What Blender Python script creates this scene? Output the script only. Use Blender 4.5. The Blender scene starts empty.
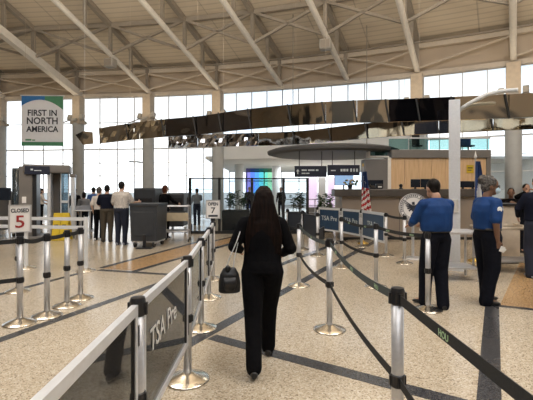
import bpy, bmesh, math, random
from mathutils import Vector, Matrix, Euler
random.seed(7)
R = math.radians
scene = bpy.context.scene
COL = scene.collection
CH = 1.53          # camera height
F = 400.0          # focal length in pixels of the 533 px frame
HZ = 190.0         # horizon row
def G(px, py):     # floor point seen at a pixel
    Y = F*CH/(py-HZ); return Vector(((px-266.5)/F*Y, Y, 0))
def P(px, py, Y):  # point at depth Y seen at a pixel
    return Vector(((px-266.5)/F*Y, Y, CH+(HZ-py)/F*Y))

# ------------------------------------------------------------------ materials
def newmat(name):
    m = bpy.data.materials.new(name); m.use_nodes = True
    nt = m.node_tree
    return m, nt, nt.nodes['Principled BSDF']
def mat(name, c, rough=.5, metal=0, var=.08, scale=8, spec=.5, bump=0, emis=0):
    m, nt, b = newmat(name)
    N, L = nt.nodes, nt.links
    tc = N.new('ShaderNodeTexCoord'); no = N.new('ShaderNodeTexNoise')
    no.inputs['Scale'].default_value = scale; no.inputs['Detail'].default_value = 3
    L.new(tc.outputs['Object'], no.inputs['Vector'])
    rp = N.new('ShaderNodeValToRGB')
    rp.color_ramp.elements[0].position = .3; rp.color_ramp.elements[1].position = .7
    rp.color_ramp.elements[0].color = (*[max(0, x*(1-var)) for x in c], 1)
    rp.color_ramp.elements[1].color = (*[min(1, x*(1+var)) for x in c], 1)
    L.new(no.outputs['Fac'], rp.inputs['Fac']); L.new(rp.outputs['Color'], b.inputs['Base Color'])
    b.inputs['Roughness'].default_value = rough; b.inputs['Metallic'].default_value = metal
    b.inputs['Specular IOR Level'].default_value = spec
    if bump:
        bp = N.new('ShaderNodeBump'); bp.inputs['Strength'].default_value = bump; bp.inputs['Distance'].default_value = .02
        L.new(no.outputs['Fac'], bp.inputs['Height']); L.new(bp.outputs['Normal'], b.inputs['Normal'])
    if emis:
        L.new(rp.outputs['Color'], b.inputs['Emission Color']); b.inputs['Emission Strength'].default_value = emis
    return m
def glass(name, tint, gloss=.12, rough=.02, fres=1.45, tr=1.0):
    """thin pane: tinted see-through with fresnel reflection"""
    m, nt, b = newmat(name); N, L = nt.nodes, nt.links
    N.remove(b); out = N['Material Output']
    t = N.new('ShaderNodeBsdfTransparent'); t.inputs['Color'].default_value = (*tint, 1)
    g = N.new('ShaderNodeBsdfGlossy'); g.inputs['Roughness'].default_value = rough
    g.inputs['Color'].default_value = (.9, .93, .95, 1)
    fr = N.new('ShaderNodeFresnel'); fr.inputs['IOR'].default_value = fres
    mx = N.new('ShaderNodeMixShader')
    if tr < 1:
        d = N.new('ShaderNodeBsdfDiffuse'); d.inputs['Color'].default_value = (*[x*.5 for x in tint], 1)
        m2 = N.new('ShaderNodeMixShader'); m2.inputs['Fac'].default_value = 1-tr
        L.new(t.outputs[0], m2.inputs[1]); L.new(d.outputs[0], m2.inputs[2]); base = m2.outputs[0]
    else: base = t.outputs[0]
    L.new(fr.outputs[0], mx.inputs[0]); L.new(base, mx.inputs[1]); L.new(g.outputs[0], mx.inputs[2])
    L.new(mx.outputs[0], out.inputs['Surface'])
    return m
def terrazzo(name, stops, rough=.22, scale=55):
    m, nt, b = newmat(name); N, L = nt.nodes, nt.links
    tc = N.new('ShaderNodeTexCoord')
    v = N.new('ShaderNodeTexVoronoi'); v.inputs['Scale'].default_value = scale
    L.new(tc.outputs['Object'], v.inputs['Vector'])
    sp = N.new('ShaderNodeSeparateColor'); L.new(v.outputs['Color'], sp.inputs['Color'])
    rp = N.new('ShaderNodeValToRGB'); el = rp.color_ramp.elements
    while len(el) < len(stops): el.new(.5)
    for e, (p, c) in zip(el, stops): e.position = p; e.color = (*c, 1)
    L.new(sp.outputs['Red'], rp.inputs['Fac'])
    n = N.new('ShaderNodeTexNoise'); n.inputs['Scale'].default_value = .6; n.inputs['Detail'].default_value = 4
    L.new(tc.outputs['Object'], n.inputs['Vector'])
    mr = N.new('ShaderNodeMapRange'); mr.inputs['To Min'].default_value = .86; mr.inputs['To Max'].default_value = 1.1
    L.new(n.outputs['Fac'], mr.inputs['Value'])
    mu = N.new('ShaderNodeVectorMath'); mu.operation = 'SCALE'
    L.new(rp.outputs['Color'], mu.inputs[0]); L.new(mr.outputs['Result'], mu.inputs['Scale'])
    L.new(mu.outputs[0], b.inputs['Base Color'])
    r2 = N.new('ShaderNodeMapRange'); r2.inputs['To Min'].default_value = rough-.05; r2.inputs['To Max'].default_value = rough+.08
    L.new(n.outputs['Fac'], r2.inputs['Value']); L.new(r2.outputs['Result'], b.inputs['Roughness'])
    b.inputs['Specular IOR Level'].default_value = .55
    return m
def deckmat(name):
    m, nt, b = newmat(name); N, L = nt.nodes, nt.links
    tc = N.new('ShaderNodeTexCoord'); s = N.new('ShaderNodeSeparateXYZ'); L.new(tc.outputs['UV'], s.inputs[0])
    def wave(sock, freq, lo, hi, c0, c1):
        mu = N.new('ShaderNodeMath'); mu.operation = 'MULTIPLY'; mu.inputs[1].default_value = freq; L.new(sock, mu.inputs[0])
        fr = N.new('ShaderNodeMath'); fr.operation = 'FRACT'; L.new(mu.outputs[0], fr.inputs[0])
        rp = N.new('ShaderNodeValToRGB'); rp.color_ramp.elements[0].position = lo; rp.color_ramp.elements[1].position = hi
        rp.color_ramp.elements[0].color = (*c0, 1); rp.color_ramp.elements[1].color = (*c1, 1)
        L.new(fr.outputs[0], rp.inputs['Fac']); return rp.outputs['Color']
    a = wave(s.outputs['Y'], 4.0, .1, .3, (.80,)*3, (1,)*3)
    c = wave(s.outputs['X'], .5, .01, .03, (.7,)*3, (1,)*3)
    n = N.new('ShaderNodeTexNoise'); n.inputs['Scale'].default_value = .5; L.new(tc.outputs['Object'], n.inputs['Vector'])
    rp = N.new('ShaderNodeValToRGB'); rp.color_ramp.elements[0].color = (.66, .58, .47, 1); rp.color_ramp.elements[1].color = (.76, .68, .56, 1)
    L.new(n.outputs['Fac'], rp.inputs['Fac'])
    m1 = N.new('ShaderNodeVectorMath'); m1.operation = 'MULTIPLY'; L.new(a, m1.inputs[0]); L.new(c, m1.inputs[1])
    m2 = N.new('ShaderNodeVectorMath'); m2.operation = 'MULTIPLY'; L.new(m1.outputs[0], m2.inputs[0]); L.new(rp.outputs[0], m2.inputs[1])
    L.new(m2.outputs[0], b.inputs['Base Color']); b.inputs['Roughness'].default_value = .6
    return m
def mirrormat(name, c=(.5, .48, .44), st=.3):
    m, nt, b = newmat(name); N, L = nt.nodes, nt.links
    tc = N.new('ShaderNodeTexCoord'); n = N.new('ShaderNodeTexNoise'); n.inputs['Scale'].default_value = .8; n.inputs['Detail'].default_value = 1
    n.inputs['Distortion'].default_value = 1.2
    L.new(tc.outputs['Object'], n.inputs['Vector'])
    bp = N.new('ShaderNodeBump'); bp.inputs['Strength'].default_value = st; bp.inputs['Distance'].default_value = .12
    L.new(n.outputs['Fac'], bp.inputs['Height']); L.new(bp.outputs['Normal'], b.inputs['Normal'])
    b.inputs['Base Color'].default_value = (*c, 1); b.inputs['Metallic'].default_value = 1; b.inputs['Roughness'].default_value = .06
    return m
def woodmat(name, c0, c1):
    m, nt, b = newmat(name); N, L = nt.nodes, nt.links
    tc = N.new('ShaderNodeTexCoord'); mp = N.new('ShaderNodeMapping'); mp.inputs['Scale'].default_value = (6, 6, .6)
    n = N.new('ShaderNodeTexNoise'); n.inputs['Scale'].default_value = 3; n.inputs['Detail'].default_value = 5
    L.new(tc.outputs['Object'], mp.inputs[0]); L.new(mp.outputs[0], n.inputs['Vector'])
    rp = N.new('ShaderNodeValToRGB'); rp.color_ramp.elements[0].color = (*c0, 1); rp.color_ramp.elements[1].color = (*c1, 1)
    rp.color_ramp.elements[0].position = .3; rp.color_ramp.elements[1].position = .7
    L.new(n.outputs['Fac'], rp.inputs['Fac']); L.new(rp.outputs[0], b.inputs['Base Color']); b.inputs['Roughness'].default_value = .45
    return m
def hairmat(name, c0, c1, sc=(60, 60, 4), rough=.45):
    m, nt, b = newmat(name); N, L = nt.nodes, nt.links
    tc = N.new('ShaderNodeTexCoord'); mp = N.new('ShaderNodeMapping'); mp.inputs['Scale'].default_value = sc
    n = N.new('ShaderNodeTexNoise'); n.inputs['Scale'].default_value = 1; n.inputs['Detail'].default_value = 3
    L.new(tc.outputs['Object'], mp.inputs[0]); L.new(mp.outputs[0], n.inputs['Vector'])
    rp = N.new('ShaderNodeValToRGB'); rp.color_ramp.elements[0].color = (*c0, 1); rp.color_ramp.elements[1].color = (*c1, 1)
    rp.color_ramp.elements[0].position = .35; rp.color_ramp.elements[1].position = .7
    L.new(n.outputs['Fac'], rp.inputs['Fac']); L.new(rp.outputs[0], b.inputs['Base Color'])
    bp = N.new('ShaderNodeBump'); bp.inputs['Strength'].default_value = .6; bp.inputs['Distance'].default_value = .01
    L.new(n.outputs['Fac'], bp.inputs['Height']); L.new(bp.outputs['Normal'], b.inputs['Normal'])
    b.inputs['Roughness'].default_value = rough; b.inputs['Specular IOR Level'].default_value = .1
    return m

M = {}
M['floor'] = terrazzo('terrazzo_cream', [(0, (.20, .155, .105)), (.15, (.36, .30, .215)), (.45, (.46, .39, .29)), (.8, (.52, .45, .345)), (1, (.60, .54, .45))], .2, 95)
M['floor_dark'] = terrazzo('terrazzo_dark', [(0, (.025, .025, .028)), (.5, (.042, .042, .045)), (1, (.075, .075, .078))], .25, 95)
M['floor_tan'] = terrazzo('terrazzo_tan', [(0, (.22, .13, .06)), (.4, (.42, .26, .12)), (1, (.52, .36, .2))], .2, 95)
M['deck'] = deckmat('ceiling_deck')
M['fascia'] = mat('tan_fascia', (.56, .47, .37), .6, var=.05, scale=1)
M['ringbeam'] = mat('tan_beam_paint', (.66, .59, .5), .5, var=.04)
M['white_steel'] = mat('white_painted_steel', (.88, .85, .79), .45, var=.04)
M['tan_steel'] = mat('dark_tan_steel', (.36, .32, .27), .5, var=.05)  # darker tan than the beam paint
M['column'] = mat('column_concrete', (.55, .57, .57), .6, var=.06, scale=3)
M['capital'] = mat('capital_tan', (.62, .53, .42), .55, var=.06)
M['fixture'] = mat('fixture_grey', (.5, .48, .44), .5)
M['mullion'] = mat('mullion_aluminium', (.86, .88, .9), .5, var=.02)
M['pane'] = glass('window_glass', (.95, .98, .99), fres=1.25)
M['steel'] = mat('brushed_steel', (.56, .56, .57), .42, .65, var=.06, scale=40)
M['chrome'] = mat('polished_base_steel', (.74, .70, .63), .2, 1, var=.05, scale=20)
M['alu'] = mat('satin_aluminium', (.72, .74, .77), .38, .5, var=.04, scale=30)
M['white_alu'] = mat('white_aluminium', (.72, .74, .76), .4, .2, var=.03)
M['black'] = mat('black_plastic', (.012, .012, .014), .4, var=.2)
M['belt'] = mat('black_belt_webbing', (.016, .017, .018), .75, var=.25, scale=120)
M['beltgrey'] = mat('green_grey_belt_webbing', (.06, .075, .075), .75, var=.2, scale=120)
M['beltink'] = mat('belt_print_green', (.38, .55, .33), .7)
M['panel'] = glass('dark_panel_sheet', (.40, .385, .37), fres=1.75, rough=.03, tr=.82)
M['panelink'] = mat('panel_lettering', (.62, .62, .6), .6)
M['bluepanel'] = mat('navy_panel_sheet', (.025, .06, .12), .35, var=.1)
M['blackpanel'] = mat('dark_panel_back', (.012, .016, .026), .35, var=.1)
M['paleink'] = mat('pale_print', (.62, .68, .7), .6)
M['white'] = mat('white_card', (.78, .76, .74), .5, var=.02)
M['red'] = mat('red_ink', (.32, .02, .02), .6)
M['ink'] = mat('dark_ink', (.03, .035, .05), .6)
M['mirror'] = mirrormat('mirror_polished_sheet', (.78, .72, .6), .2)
M['mirror_mottled_reflection'] = mirrormat('mirror_painted_mottled_reflection', (.3, .3, .32), .9)  # mottled dark reflections put into a darker base colour
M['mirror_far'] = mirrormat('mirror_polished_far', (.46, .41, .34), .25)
M['mirror_dark_reflection'] = mirrormat('mirror_painted_dark_reflection', (.035, .035, .045), .5)  # near-black base colour stands in for a dark reflection
M['joint'] = mat('dark_joint', (.015, .014, .013), .5)
M['white_wall'] = mat('white_plaster', (.90, .93, .94), .6, var=.03, scale=1)
M['oval'] = mat('dark_soffit', (.10, .10, .10), .6, var=.06, scale=2)
M['taupe'] = mat('taupe_laminate', (.30, .25, .205), .5, var=.05, scale=2)
M['taupe_dark'] = mat('dark_taupe_stone', (.085, .075, .068), .4, var=.12, scale=6)
M['greybox'] = mat('warm_grey_panel', (.19, .18, .17), .5, var=.05, scale=2)
M['wood'] = woodmat('honey_wood_veneer', (.66, .44, .24), (.78, .55, .33))
M['teal_glass'] = glass('teal_guard_glass', (.55, .72, .72), fres=1.5)
M['screen_glass'] = glass('clear_screen', (.86, .9, .92), fres=1.4)
M['navy_sign'] = mat('navy_sign_face', (.012, .016, .035), .4, var=.1)
M['scan_grey'] = mat('scanner_taupe', (.17, .155, .14), .5, var=.05, scale=3)
M['scan_glass'] = glass('scanner_shell', (.42, .52, .58), fres=1.6, tr=.8)
M['yellow'] = mat('caution_yellow', (.62, .44, .03), .45, var=.05)
M['bin'] = mat('charcoal_bin_plastic', (.03, .034, .04), .5, var=.1, scale=5)
M['rubber'] = mat('black_rubber', (.015, .015, .015), .7)
M['leaf'] = mat('plant_leaf', (.035, .09, .03), .5, var=.5, scale=14)
M['stem'] = mat('plant_stem', (.10, .075, .04), .7)
M['planter'] = mat('planter_black', (.012, .016, .022), .4, var=.1)
M['soil'] = mat('soil', (.04, .028, .02), .9, var=.3)
M['blackpost'] = mat('black_steel_post', (.012, .013, .015), .4)
M['flag_red'] = mat('flag_red', (.42, .025, .03), .7)
M['flag_white'] = mat('flag_white', (.78, .77, .74), .7)
M['flag_blue'] = mat('flag_navy', (.02, .05, .16), .7)
M['gold'] = mat('gold_finial', (.7, .5, .15), .3, 1)
M['blue_banner'] = mat('banner_blue', (.03, .16, .42), .6)
M['green_banner'] = mat('banner_green', (.07, .24, .13), .6)
M['banner'] = mat('banner_white', (.74, .76, .80), .6, var=.02)
M['concrete_out'] = mat('outside_concrete', (.6, .62, .62), .8)
M['bluegrey'] = mat('outside_awning', (.45, .55, .68), .6)
M['light_lens'] = mat('lamp_lens', (1, .96, .88), .4, emis=6)
M['wallback'] = mat('back_wall_tan', (.30, .25, .2), .7, var=.1, scale=.8)
M['reflect_dark'] = mat('back_wall_reflected_dark', (.02, .022, .026), .3)  # for the unseen panels added as dark shapes to be mirrored
M['skin_tan'] = mat('skin_tan', (.42, .24, .16), .5, var=.06)
M['skin_dark'] = mat('skin_dark', (.17, .085, .05), .5, var=.06)
M['skin_light'] = mat('skin_light', (.52, .33, .24), .5, var=.06)
M['blackcloth'] = mat('black_cloth', (.0045, .0045, .0055), .9, var=.2, scale=30, bump=.15, spec=.08)
M['blacktrouser'] = mat('black_trouser_cloth', (.005, .005, .006), .9, var=.2, scale=30, bump=.15, spec=.08)
M['royal'] = mat('royal_blue_shirt', (.007, .04, .15), .75, var=.15, scale=12, bump=.25, spec=.25)
M['navytrouser'] = mat('navy_trousers', (.007, .008, .013), .85, var=.2, scale=20, bump=.2, spec=.1)
M['navyshirt'] = mat('navy_shirt', (.008, .010, .02), .85, var=.15, spec=.1)
M['khaki'] = mat('olive_khaki', (.06, .048, .032), .8, var=.1)
M['denim'] = mat('dark_denim', (.008, .012, .028), .8, var=.2)
M['patterned'] = mat('white_patterned_shirt', (.5, .46, .42), .8, var=.5, scale=45)
M['creamshirt'] = mat('cream_shirt', (.6, .55, .5), .8, var=.1)
M['blueshirt'] = mat('blue_shirt', (.03, .09, .26), .8, var=.1)
M['greycloth'] = mat('grey_cloth', (.2, .21, .23), .8, var=.1)
M['leather'] = mat('black_leather', (.006, .006, .007), .45, var=.2, scale=25, bump=.2)
M['shoe'] = mat('black_shoe', (.01, .01, .01), .4)
M['sneaker'] = mat('grey_sneaker', (.25, .25, .27), .6)
M['whiteshoe'] = mat('white_shoe', (.7, .7, .7), .6)
M['hair_brown'] = hairmat('dark_brown_hair', (.0035, .0022, .002), (.014, .0065, .0045), rough=.6)
M['hair_black'] = hairmat('black_hair', (.006, .005, .005), (.02, .016, .014))
M['hair_grey'] = hairmat('grey_curly_hair', (.035, .032, .03), (.17, .16, .15), (45, 45, 45), .7)
M['hair_red'] = hairmat('auburn_hair', (.05, .016, .01), (.12, .04, .02))
M['mask'] = mat('face_mask_blue', (.45, .6, .7), .7)
M['paper'] = mat('white_paper', (.8, .8, .78), .7)
M['tanboard'] = mat('tan_board', (.42, .35, .24), .6)
M['beigetop'] = mat('beige_counter', (.5, .43, .34), .5)
M['screen'] = mat('screen_dark', (.015, .02, .03), .2)
M['poster_blue'] = mat('display_blue', (.35, .55, .85), .4, emis=.8)
M['shop_pink'] = mat('shop_display_pink', (.75, .6, .8), .4, emis=.8)

# ------------------------------------------------------------------ mesh helpers
class MB:
    def __init__(s): s.bm = bmesh.new()
    def box(s, c, size, rot=None, bevel=0):
        m = Matrix.Translation(Vector(c))
        if rot is not None: m = m @ (rot if isinstance(rot, Matrix) else Euler(rot).to_matrix().to_4x4())
        m = m @ Matrix.Diagonal((*size, 1))
        r = bmesh.ops.create_cube(s.bm, size=1, matrix=m)
        if bevel:
            es = list({e for v in r['verts'] for e in v.link_edges})
            bmesh.ops.bevel(s.bm, geom=es, offset=bevel, segments=2, affect='EDGES', profile=.5)
        return s
    def span(s, x0, x1, y0, y1, z0, z1, bevel=0):
        return s.box(((x0+x1)/2, (y0+y1)/2, (z0+z1)/2), (x1-x0, y1-y0, z1-z0), bevel=bevel)
    def bar(s, a, b, w, h=None, up=(0, 0, 1)):
        """rectangular bar from a to b, w across, h along up"""
        a, b = Vector(a), Vector(b); h = h or w; d = b-a; n = d.normalized(); up = Vector(up)
        x = n.cross(up)
        if x.length < 1e-4: x = n.cross(Vector((0, 1, 0)))
        x.normalize(); z = x.cross(n)
        m = Matrix((x, n, z)).transposed().to_4x4(); m.translation = (a+b)/2
        bmesh.ops.create_cube(s.bm, size=1, matrix=m @ Matrix.Diagonal((w, d.length, h, 1)))
        return s
    def tube(s, pts, r, n=10, caps=True):
        pts = [Vector(p) for p in pts]; rs = r if isinstance(r, (list, tuple)) else [r]*len(pts)
        prev = None; rings = []
        ref = None
        for i, p in enumerate(pts):
            t = (pts[min(i+1, len(pts)-1)]-pts[max(i-1, 0)]).normalized()
            if ref is None:
                ref = Vector((0, 0, 1)) if abs(t.z) < .9 else Vector((0, 1, 0))
            u = (ref - t*ref.dot(t)).normalized(); ref = u; v = t.cross(u)
            rr = rs[i]; ra, rb = rr if isinstance(rr, (tuple, list)) else (rr, rr)
            rings.append([s.bm.verts.new(p+u*math.cos(2*math.pi*k/n)*ra+v*math.sin(2*math.pi*k/n)*rb) for k in range(n)])
        for A, B in zip(rings, rings[1:]):
            for k in range(n): s.bm.faces.new((A[k], A[(k+1) % n], B[(k+1) % n], B[k]))
        if caps:
            s.bm.faces.new(rings[0][::-1]); s.bm.faces.new(rings[-1])
        return s
    def lathe(s, prof, c=(0, 0, 0), n=24, sx=1, sy=1):
        c = Vector(c); rings = []
        for r, z in prof:
            rings.append([s.bm.verts.new(c+Vector((math.cos(2*math.pi*k/n)*r*sx, math.sin(2*math.pi*k/n)*r*sy, z))) for k in range(n)])
        for A, B in zip(rings, rings[1:]):
            for k in range(n): s.bm.faces.new((A[k], A[(k+1) % n], B[(k+1) % n], B[k]))
        s.bm.faces.new(rings[0][::-1]); s.bm.faces.new(rings[-1])
        return s
    def loft(s, rings, n=16):
        """rings: (centre, half axis a, half axis b) with vector axes"""
        L = []
        for c, a, b in rings:
            c, a, b = Vector(c), Vector(a), Vector(b)
            L.append([s.bm.verts.new(c+a*math.cos(2*math.pi*k/n)+b*math.sin(2*math.pi*k/n)) for k in range(n)])
        for A, B in zip(L, L[1:]):
            for k in range(n): s.bm.faces.new((A[k], A[(k+1) % n], B[(k+1) % n], B[k]))
        s.bm.faces.new(L[0][::-1]); s.bm.faces.new(L[-1])
        return s
    def ball(s, c, r, n=14, rot=None):
        r = r if isinstance(r, (tuple, list)) else (r, r, r)
        m = Matrix.Translation(Vector(c))
        if rot is not None: m = m @ Euler(rot).to_matrix().to_4x4()
        bmesh.ops.create_uvsphere(s.bm, u_segments=n, v_segments=max(6, n*2//3), radius=1, matrix=m @ Matrix.Diagonal((*r, 1)))
        return s
    def limb(s, pts, rads, n=12):
        s.tube(pts, rads, n)
        for p, r in zip(pts, rads):
            r = max(r) if isinstance(r, (tuple, list)) else r
        s.ball(pts[0], rads[0] if not isinstance(rads[0], (tuple, list)) else min(rads[0]), 10)
        s.ball(pts[-1], rads[-1] if not isinstance(rads[-1], (tuple, list)) else min(rads[-1]), 10)
        for p, r in list(zip(pts, rads))[1:-1]:
            s.ball(p, (min(r) if isinstance(r, (tuple, list)) else r)*.99, 10)
        return s
    def quad(s, a, b, c, d):
        s.bm.faces.new([s.bm.verts.new(Vector(p)) for p in (a, b, c, d)]); return s
    def poly(s, pts):
        s.bm.faces.new([s.bm.verts.new(Vector(p)) for p in pts]); return s
    def prism(s, pts, vec):
        vec = Vector(vec); A = [s.bm.verts.new(Vector(p)) for p in pts]; B = [s.bm.verts.new(Vector(p)+vec) for p in pts]; n = len(pts)
        s.bm.faces.new(A); s.bm.faces.new(B[::-1])
        for k in range(n): s.bm.faces.new((A[k], B[k], B[(k+1) % n], A[(k+1) % n]))
        return s
    def sheet(s, rows, thick=0):
        V = [[s.bm.verts.new(Vector(p)) for p in r] for r in rows]
        for A, B in zip(V, V[1:]):
            for k in range(len(A)-1): s.bm.faces.new((A[k], A[k+1], B[k+1], B[k]))
        return s
    def build(s, name, m, parent=None, smooth=False, fixn=True):
        if fixn: bmesh.ops.recalc_face_normals(s.bm, faces=s.bm.faces[:])
        me = bpy.data.meshes.new(name); s.bm.to_mesh(me); s.bm.free()
        if smooth:
            for p in me.polygons: p.use_smooth = True
        me.materials.append(m)
        o = bpy.data.objects.new(name, me); COL.objects.link(o)
        if parent: o.parent = parent
        return o
    def remesh(s, name, m, parent=None, voxel=.01, it=4, scale=1.0):
        bmesh.ops.recalc_face_normals(s.bm, faces=s.bm.faces[:])
        if scale != 1: bmesh.ops.scale(s.bm, vec=(scale,)*3, verts=s.bm.verts[:])
        me = bpy.data.meshes.new('tmp'); s.bm.to_mesh(me); s.bm.free()
        t = bpy.data.objects.new('tmp', me); COL.objects.link(t)
        r = t.modifiers.new('r', 'REMESH'); r.mode = 'VOXEL'; r.voxel_size = voxel
        sm = t.modifiers.new('s', 'SMOOTH'); sm.factor = .5; sm.iterations = it
        bpy.context.view_layer.update()
        dg = bpy.context.evaluated_depsgraph_get()
        nm = bpy.data.meshes.new_from_object(t.evaluated_get(dg))
        for tryk in range(6):
            zs = [v.co.z for v in nm.vertices]; xs = [v.co.x for v in nm.vertices]; z0 = [v.co.z for v in me.vertices]; x0 = [v.co.x for v in me.vertices]
            if zs and max(zs)-min(zs) > .85*(max(z0)-min(z0)) and max(xs)-min(xs) > .8*(max(x0)-min(x0)): break
            print('REMESH RETRY', name, parent and parent.get('label'), tryk)
            r.voxel_size = voxel*(1.0+.037*(tryk+1)); bpy.context.view_layer.update()
            bpy.data.meshes.remove(nm); nm = bpy.data.meshes.new_from_object(t.evaluated_get(bpy.context.evaluated_depsgraph_get()))
        bpy.data.objects.remove(t); bpy.data.meshes.remove(me)
        nm.name = name; nm.materials.clear(); nm.materials.append(m)
        for p in nm.polygons: p.use_smooth = True
        o = bpy.data.objects.new(name, nm); COL.objects.link(o)
        if parent: o.parent = parent
        return o
def tag(o, label=None, cat=None, group=None, kind=None):
    if label: o['label'] = label
    if cat: o['category'] = cat
    if group: o['group'] = group
    if kind: o['kind'] = kind
    return o
def empty(name, loc=(0, 0, 0), rz=0, label=None, cat=None, group=None, kind=None):
    o = bpy.data.objects.new(name, None); COL.objects.link(o); o.location = loc; o.rotation_euler = (0, 0, rz)
    o.empty_display_size = .1
    return tag(o, label, cat, group, kind)
def copy_tree(o, parent=None):
    c = o.copy(); COL.objects.link(c); c.parent = parent
    for ch in list(o.children): copy_tree(ch, c)
    return c
def text_mesh(name, txt, size, m, parent=None, loc=(0, 0, 0), rot=(R(90), 0, 0), align='CENTER', extrude=.002, bold=0, sx=1):
    cu = bpy.data.curves.new(name, 'FONT'); cu.body = txt; cu.size = size; cu.align_x = align; cu.align_y = 'BOTTOM_BASELINE'
    cu.extrude = extrude; cu.offset = bold; cu.resolution_u = 3
    t = bpy.data.objects.new('tmp', cu); COL.objects.link(t); bpy.context.view_layer.update()
    me = bpy.data.meshes.new_from_object(t.evaluated_get(bpy.context.evaluated_depsgraph_get()))
    bpy.data.objects.remove(t); bpy.data.curves.remove(cu)
    me.name = name; me.materials.clear(); me.materials.append(m)
    o = bpy.data.objects.new(name, me); COL.objects.link(o); o.location = loc; o.rotation_euler = rot; o.scale = (sx, 1, 1)
    if parent: o.parent = parent
    return o
def struct(o, label=None, group=None): return tag(o, label, None, group, 'structure')

# ------------------------------------------------------------------ setting: floor
struct(MB().span(-34, 34, -12, 24.5, -.1, 0).build('floor', M['floor']), 'cream speckled terrazzo floor of the security hall')
TR = [0]
def strip(a, b, w, m='floor_dark', z=.003, label=None):
    a, b = Vector(a), Vector(b); a.z = b.z = 0
    TR[0] += 1
    o = MB(); d = (b-a).normalized(); n = Vector((-d.y, d.x, 0))*w/2
    o.prism([a+n, a-n, b-n, b+n], (0, 0, z)); o = o.build('trim_%d' % TR[0], M[m])
    return struct(o, label or 'dark terrazzo inlay strip set in the floor', 'dark inlay strips in the floor')
def ext(a, b, ea=0, eb=0):
    d = (b-a).normalized(); return a-d*ea, b+d*eb
strip(*ext(G(200, 337.5), G(372, 243), 1.2, 1.5), .15)
strip(*ext(G(212, 337), G(430, 395), 0, 1.2), .15)
strip(*ext(G(492, 306), G(489, 400), 0, 1.5), .16)
strip(*ext(G(487, 304.5), G(533, 309.5), 0, 3), .10)
strip(*ext(G(280, 265), G(324, 248), 1.2, 3), .15)
strip(*ext(G(0, 340), G(110, 301), 1.5, 2.0), .13)
strip(*ext(G(24, 288), G(67.5, 276.5), 3, .6), .11)
strip(*ext(G(101, 268), G(179, 247), 0, 1.5), .13)
strip(*ext(G(134, 271.5), G(182, 257.5), 0, 3.5), .13)
strip(*ext(G(99, 270), G(160, 274), 0, .3), .13)
strip(*ext(G(213, 249), G(232, 244), 0, 2), .12)
strip(*ext(G(214, 241), G(232, 237), 0, 2), .12)
def tan_patch(pts, label):
    TR[0] += 1
    q = [Vector((p.x, p.y, 0)) for p in pts]
    struct(MB().prism(q, (0, 0, .0015)).build('trim_%d' % TR[0], M['floor_tan']), label)
tan_patch([G(103, 268.5), G(134, 270.5), G(182, 257), G(215, 248), G(205, 241), G(179, 247)], 'tan terrazzo inlay between dark strips by the grey cart')
tan_patch([G(213, 248), G(240, 241.5), G(240, 236), G(214, 240.5)], 'tan terrazzo inlay beyond the open lane sign')
tan_patch([G(500, 305), G(540, 309.5), G(640, 318), G(640, 262), G(520, 262)], 'tan terrazzo area behind the officers')

# ------------------------------------------------------------------ setting: curved glazed wall, ceiling and roof steel
WP = [(-24.5, 23.6, 12), (-19.4, 23.1, 15), (-14.8, 22.6, 18), (-10.15, 22.0, 20), (-6.2, 21.55, 22), (-2.4, 20.85, 26), (.8, 20.0, 28), (3.87, 19.0, 29), (6.75, 17.8, 30), (10.0, 16.2, 32), (13.2, 14.3, 34), (16.4, 12.0, 36), (19, 9.5, 38)]
NW = len(WP)
def W(s):
    i = max(0, min(NW-2, int(math.floor(s)))); f = s-i
    p0, p1, p2, p3 = [WP[max(0, min(NW-1, i+k))] for k in (-1, 0, 1, 2)]
    def cr(a, b, c, d): return .5*((2*b)+(-a+c)*f+(2*a-5*b+4*c-d)*f*f+(-a+3*b-3*c+d)*f**3)
    return Vector((cr(p0[0], p1[0], p2[0], p3[0]), cr(p0[1], p1[1], p2[1], p3[1]), 0))
def AZ(s):
    i = max(0, min(NW-2, int(math.floor(s)))); f = s-i
    a = R(WP[i][2]*(1-f)+WP[i+1][2]*f); return Vector((math.sin(a), math.cos(a), 0))
ZF, ZT = 6.72, 7.95
def top(s, t):
    z = ZT+.43*t if t < 9 else ZT+3.87+.1*(t-9)
    return W(s)-AZ(s)*t+Vector((0, 0, z))
def bot(s, t): return W(s)-AZ(s)*t+Vector((0, 0, ZF-.05+.404*t))
ss = [k/4 for k in range((NW-1)*4+1)]
tt = [-.15]+[k*.75 for k in range(1, 14)]+[12, 15, 19, 24, 30]
mb = MB(); uvl = mb.bm.loops.layers.uv.new('uv')
V = [[mb.bm.verts.new(top(s, t)+Vector((0, 0, .12))) for t in tt] for s in ss]
for i in range(len(ss)-1):
    for j in range(len(tt)-1):
        f = mb.bm.faces.new((V[i][j], V[i+1][j], V[i+1][j+1], V[i][j+1]))
        for l, (a, b) in zip(f.loops, ((i, j), (i+1, j), (i+1, j+1), (i, j+1))): l[uvl].uv = (ss[a]*3, tt[b])
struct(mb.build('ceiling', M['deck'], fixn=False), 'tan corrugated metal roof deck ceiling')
struct(MB().span(-40, 34, -14, 40, 15.4, 15.5).build('ceiling_upper', M['wallback']))
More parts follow.
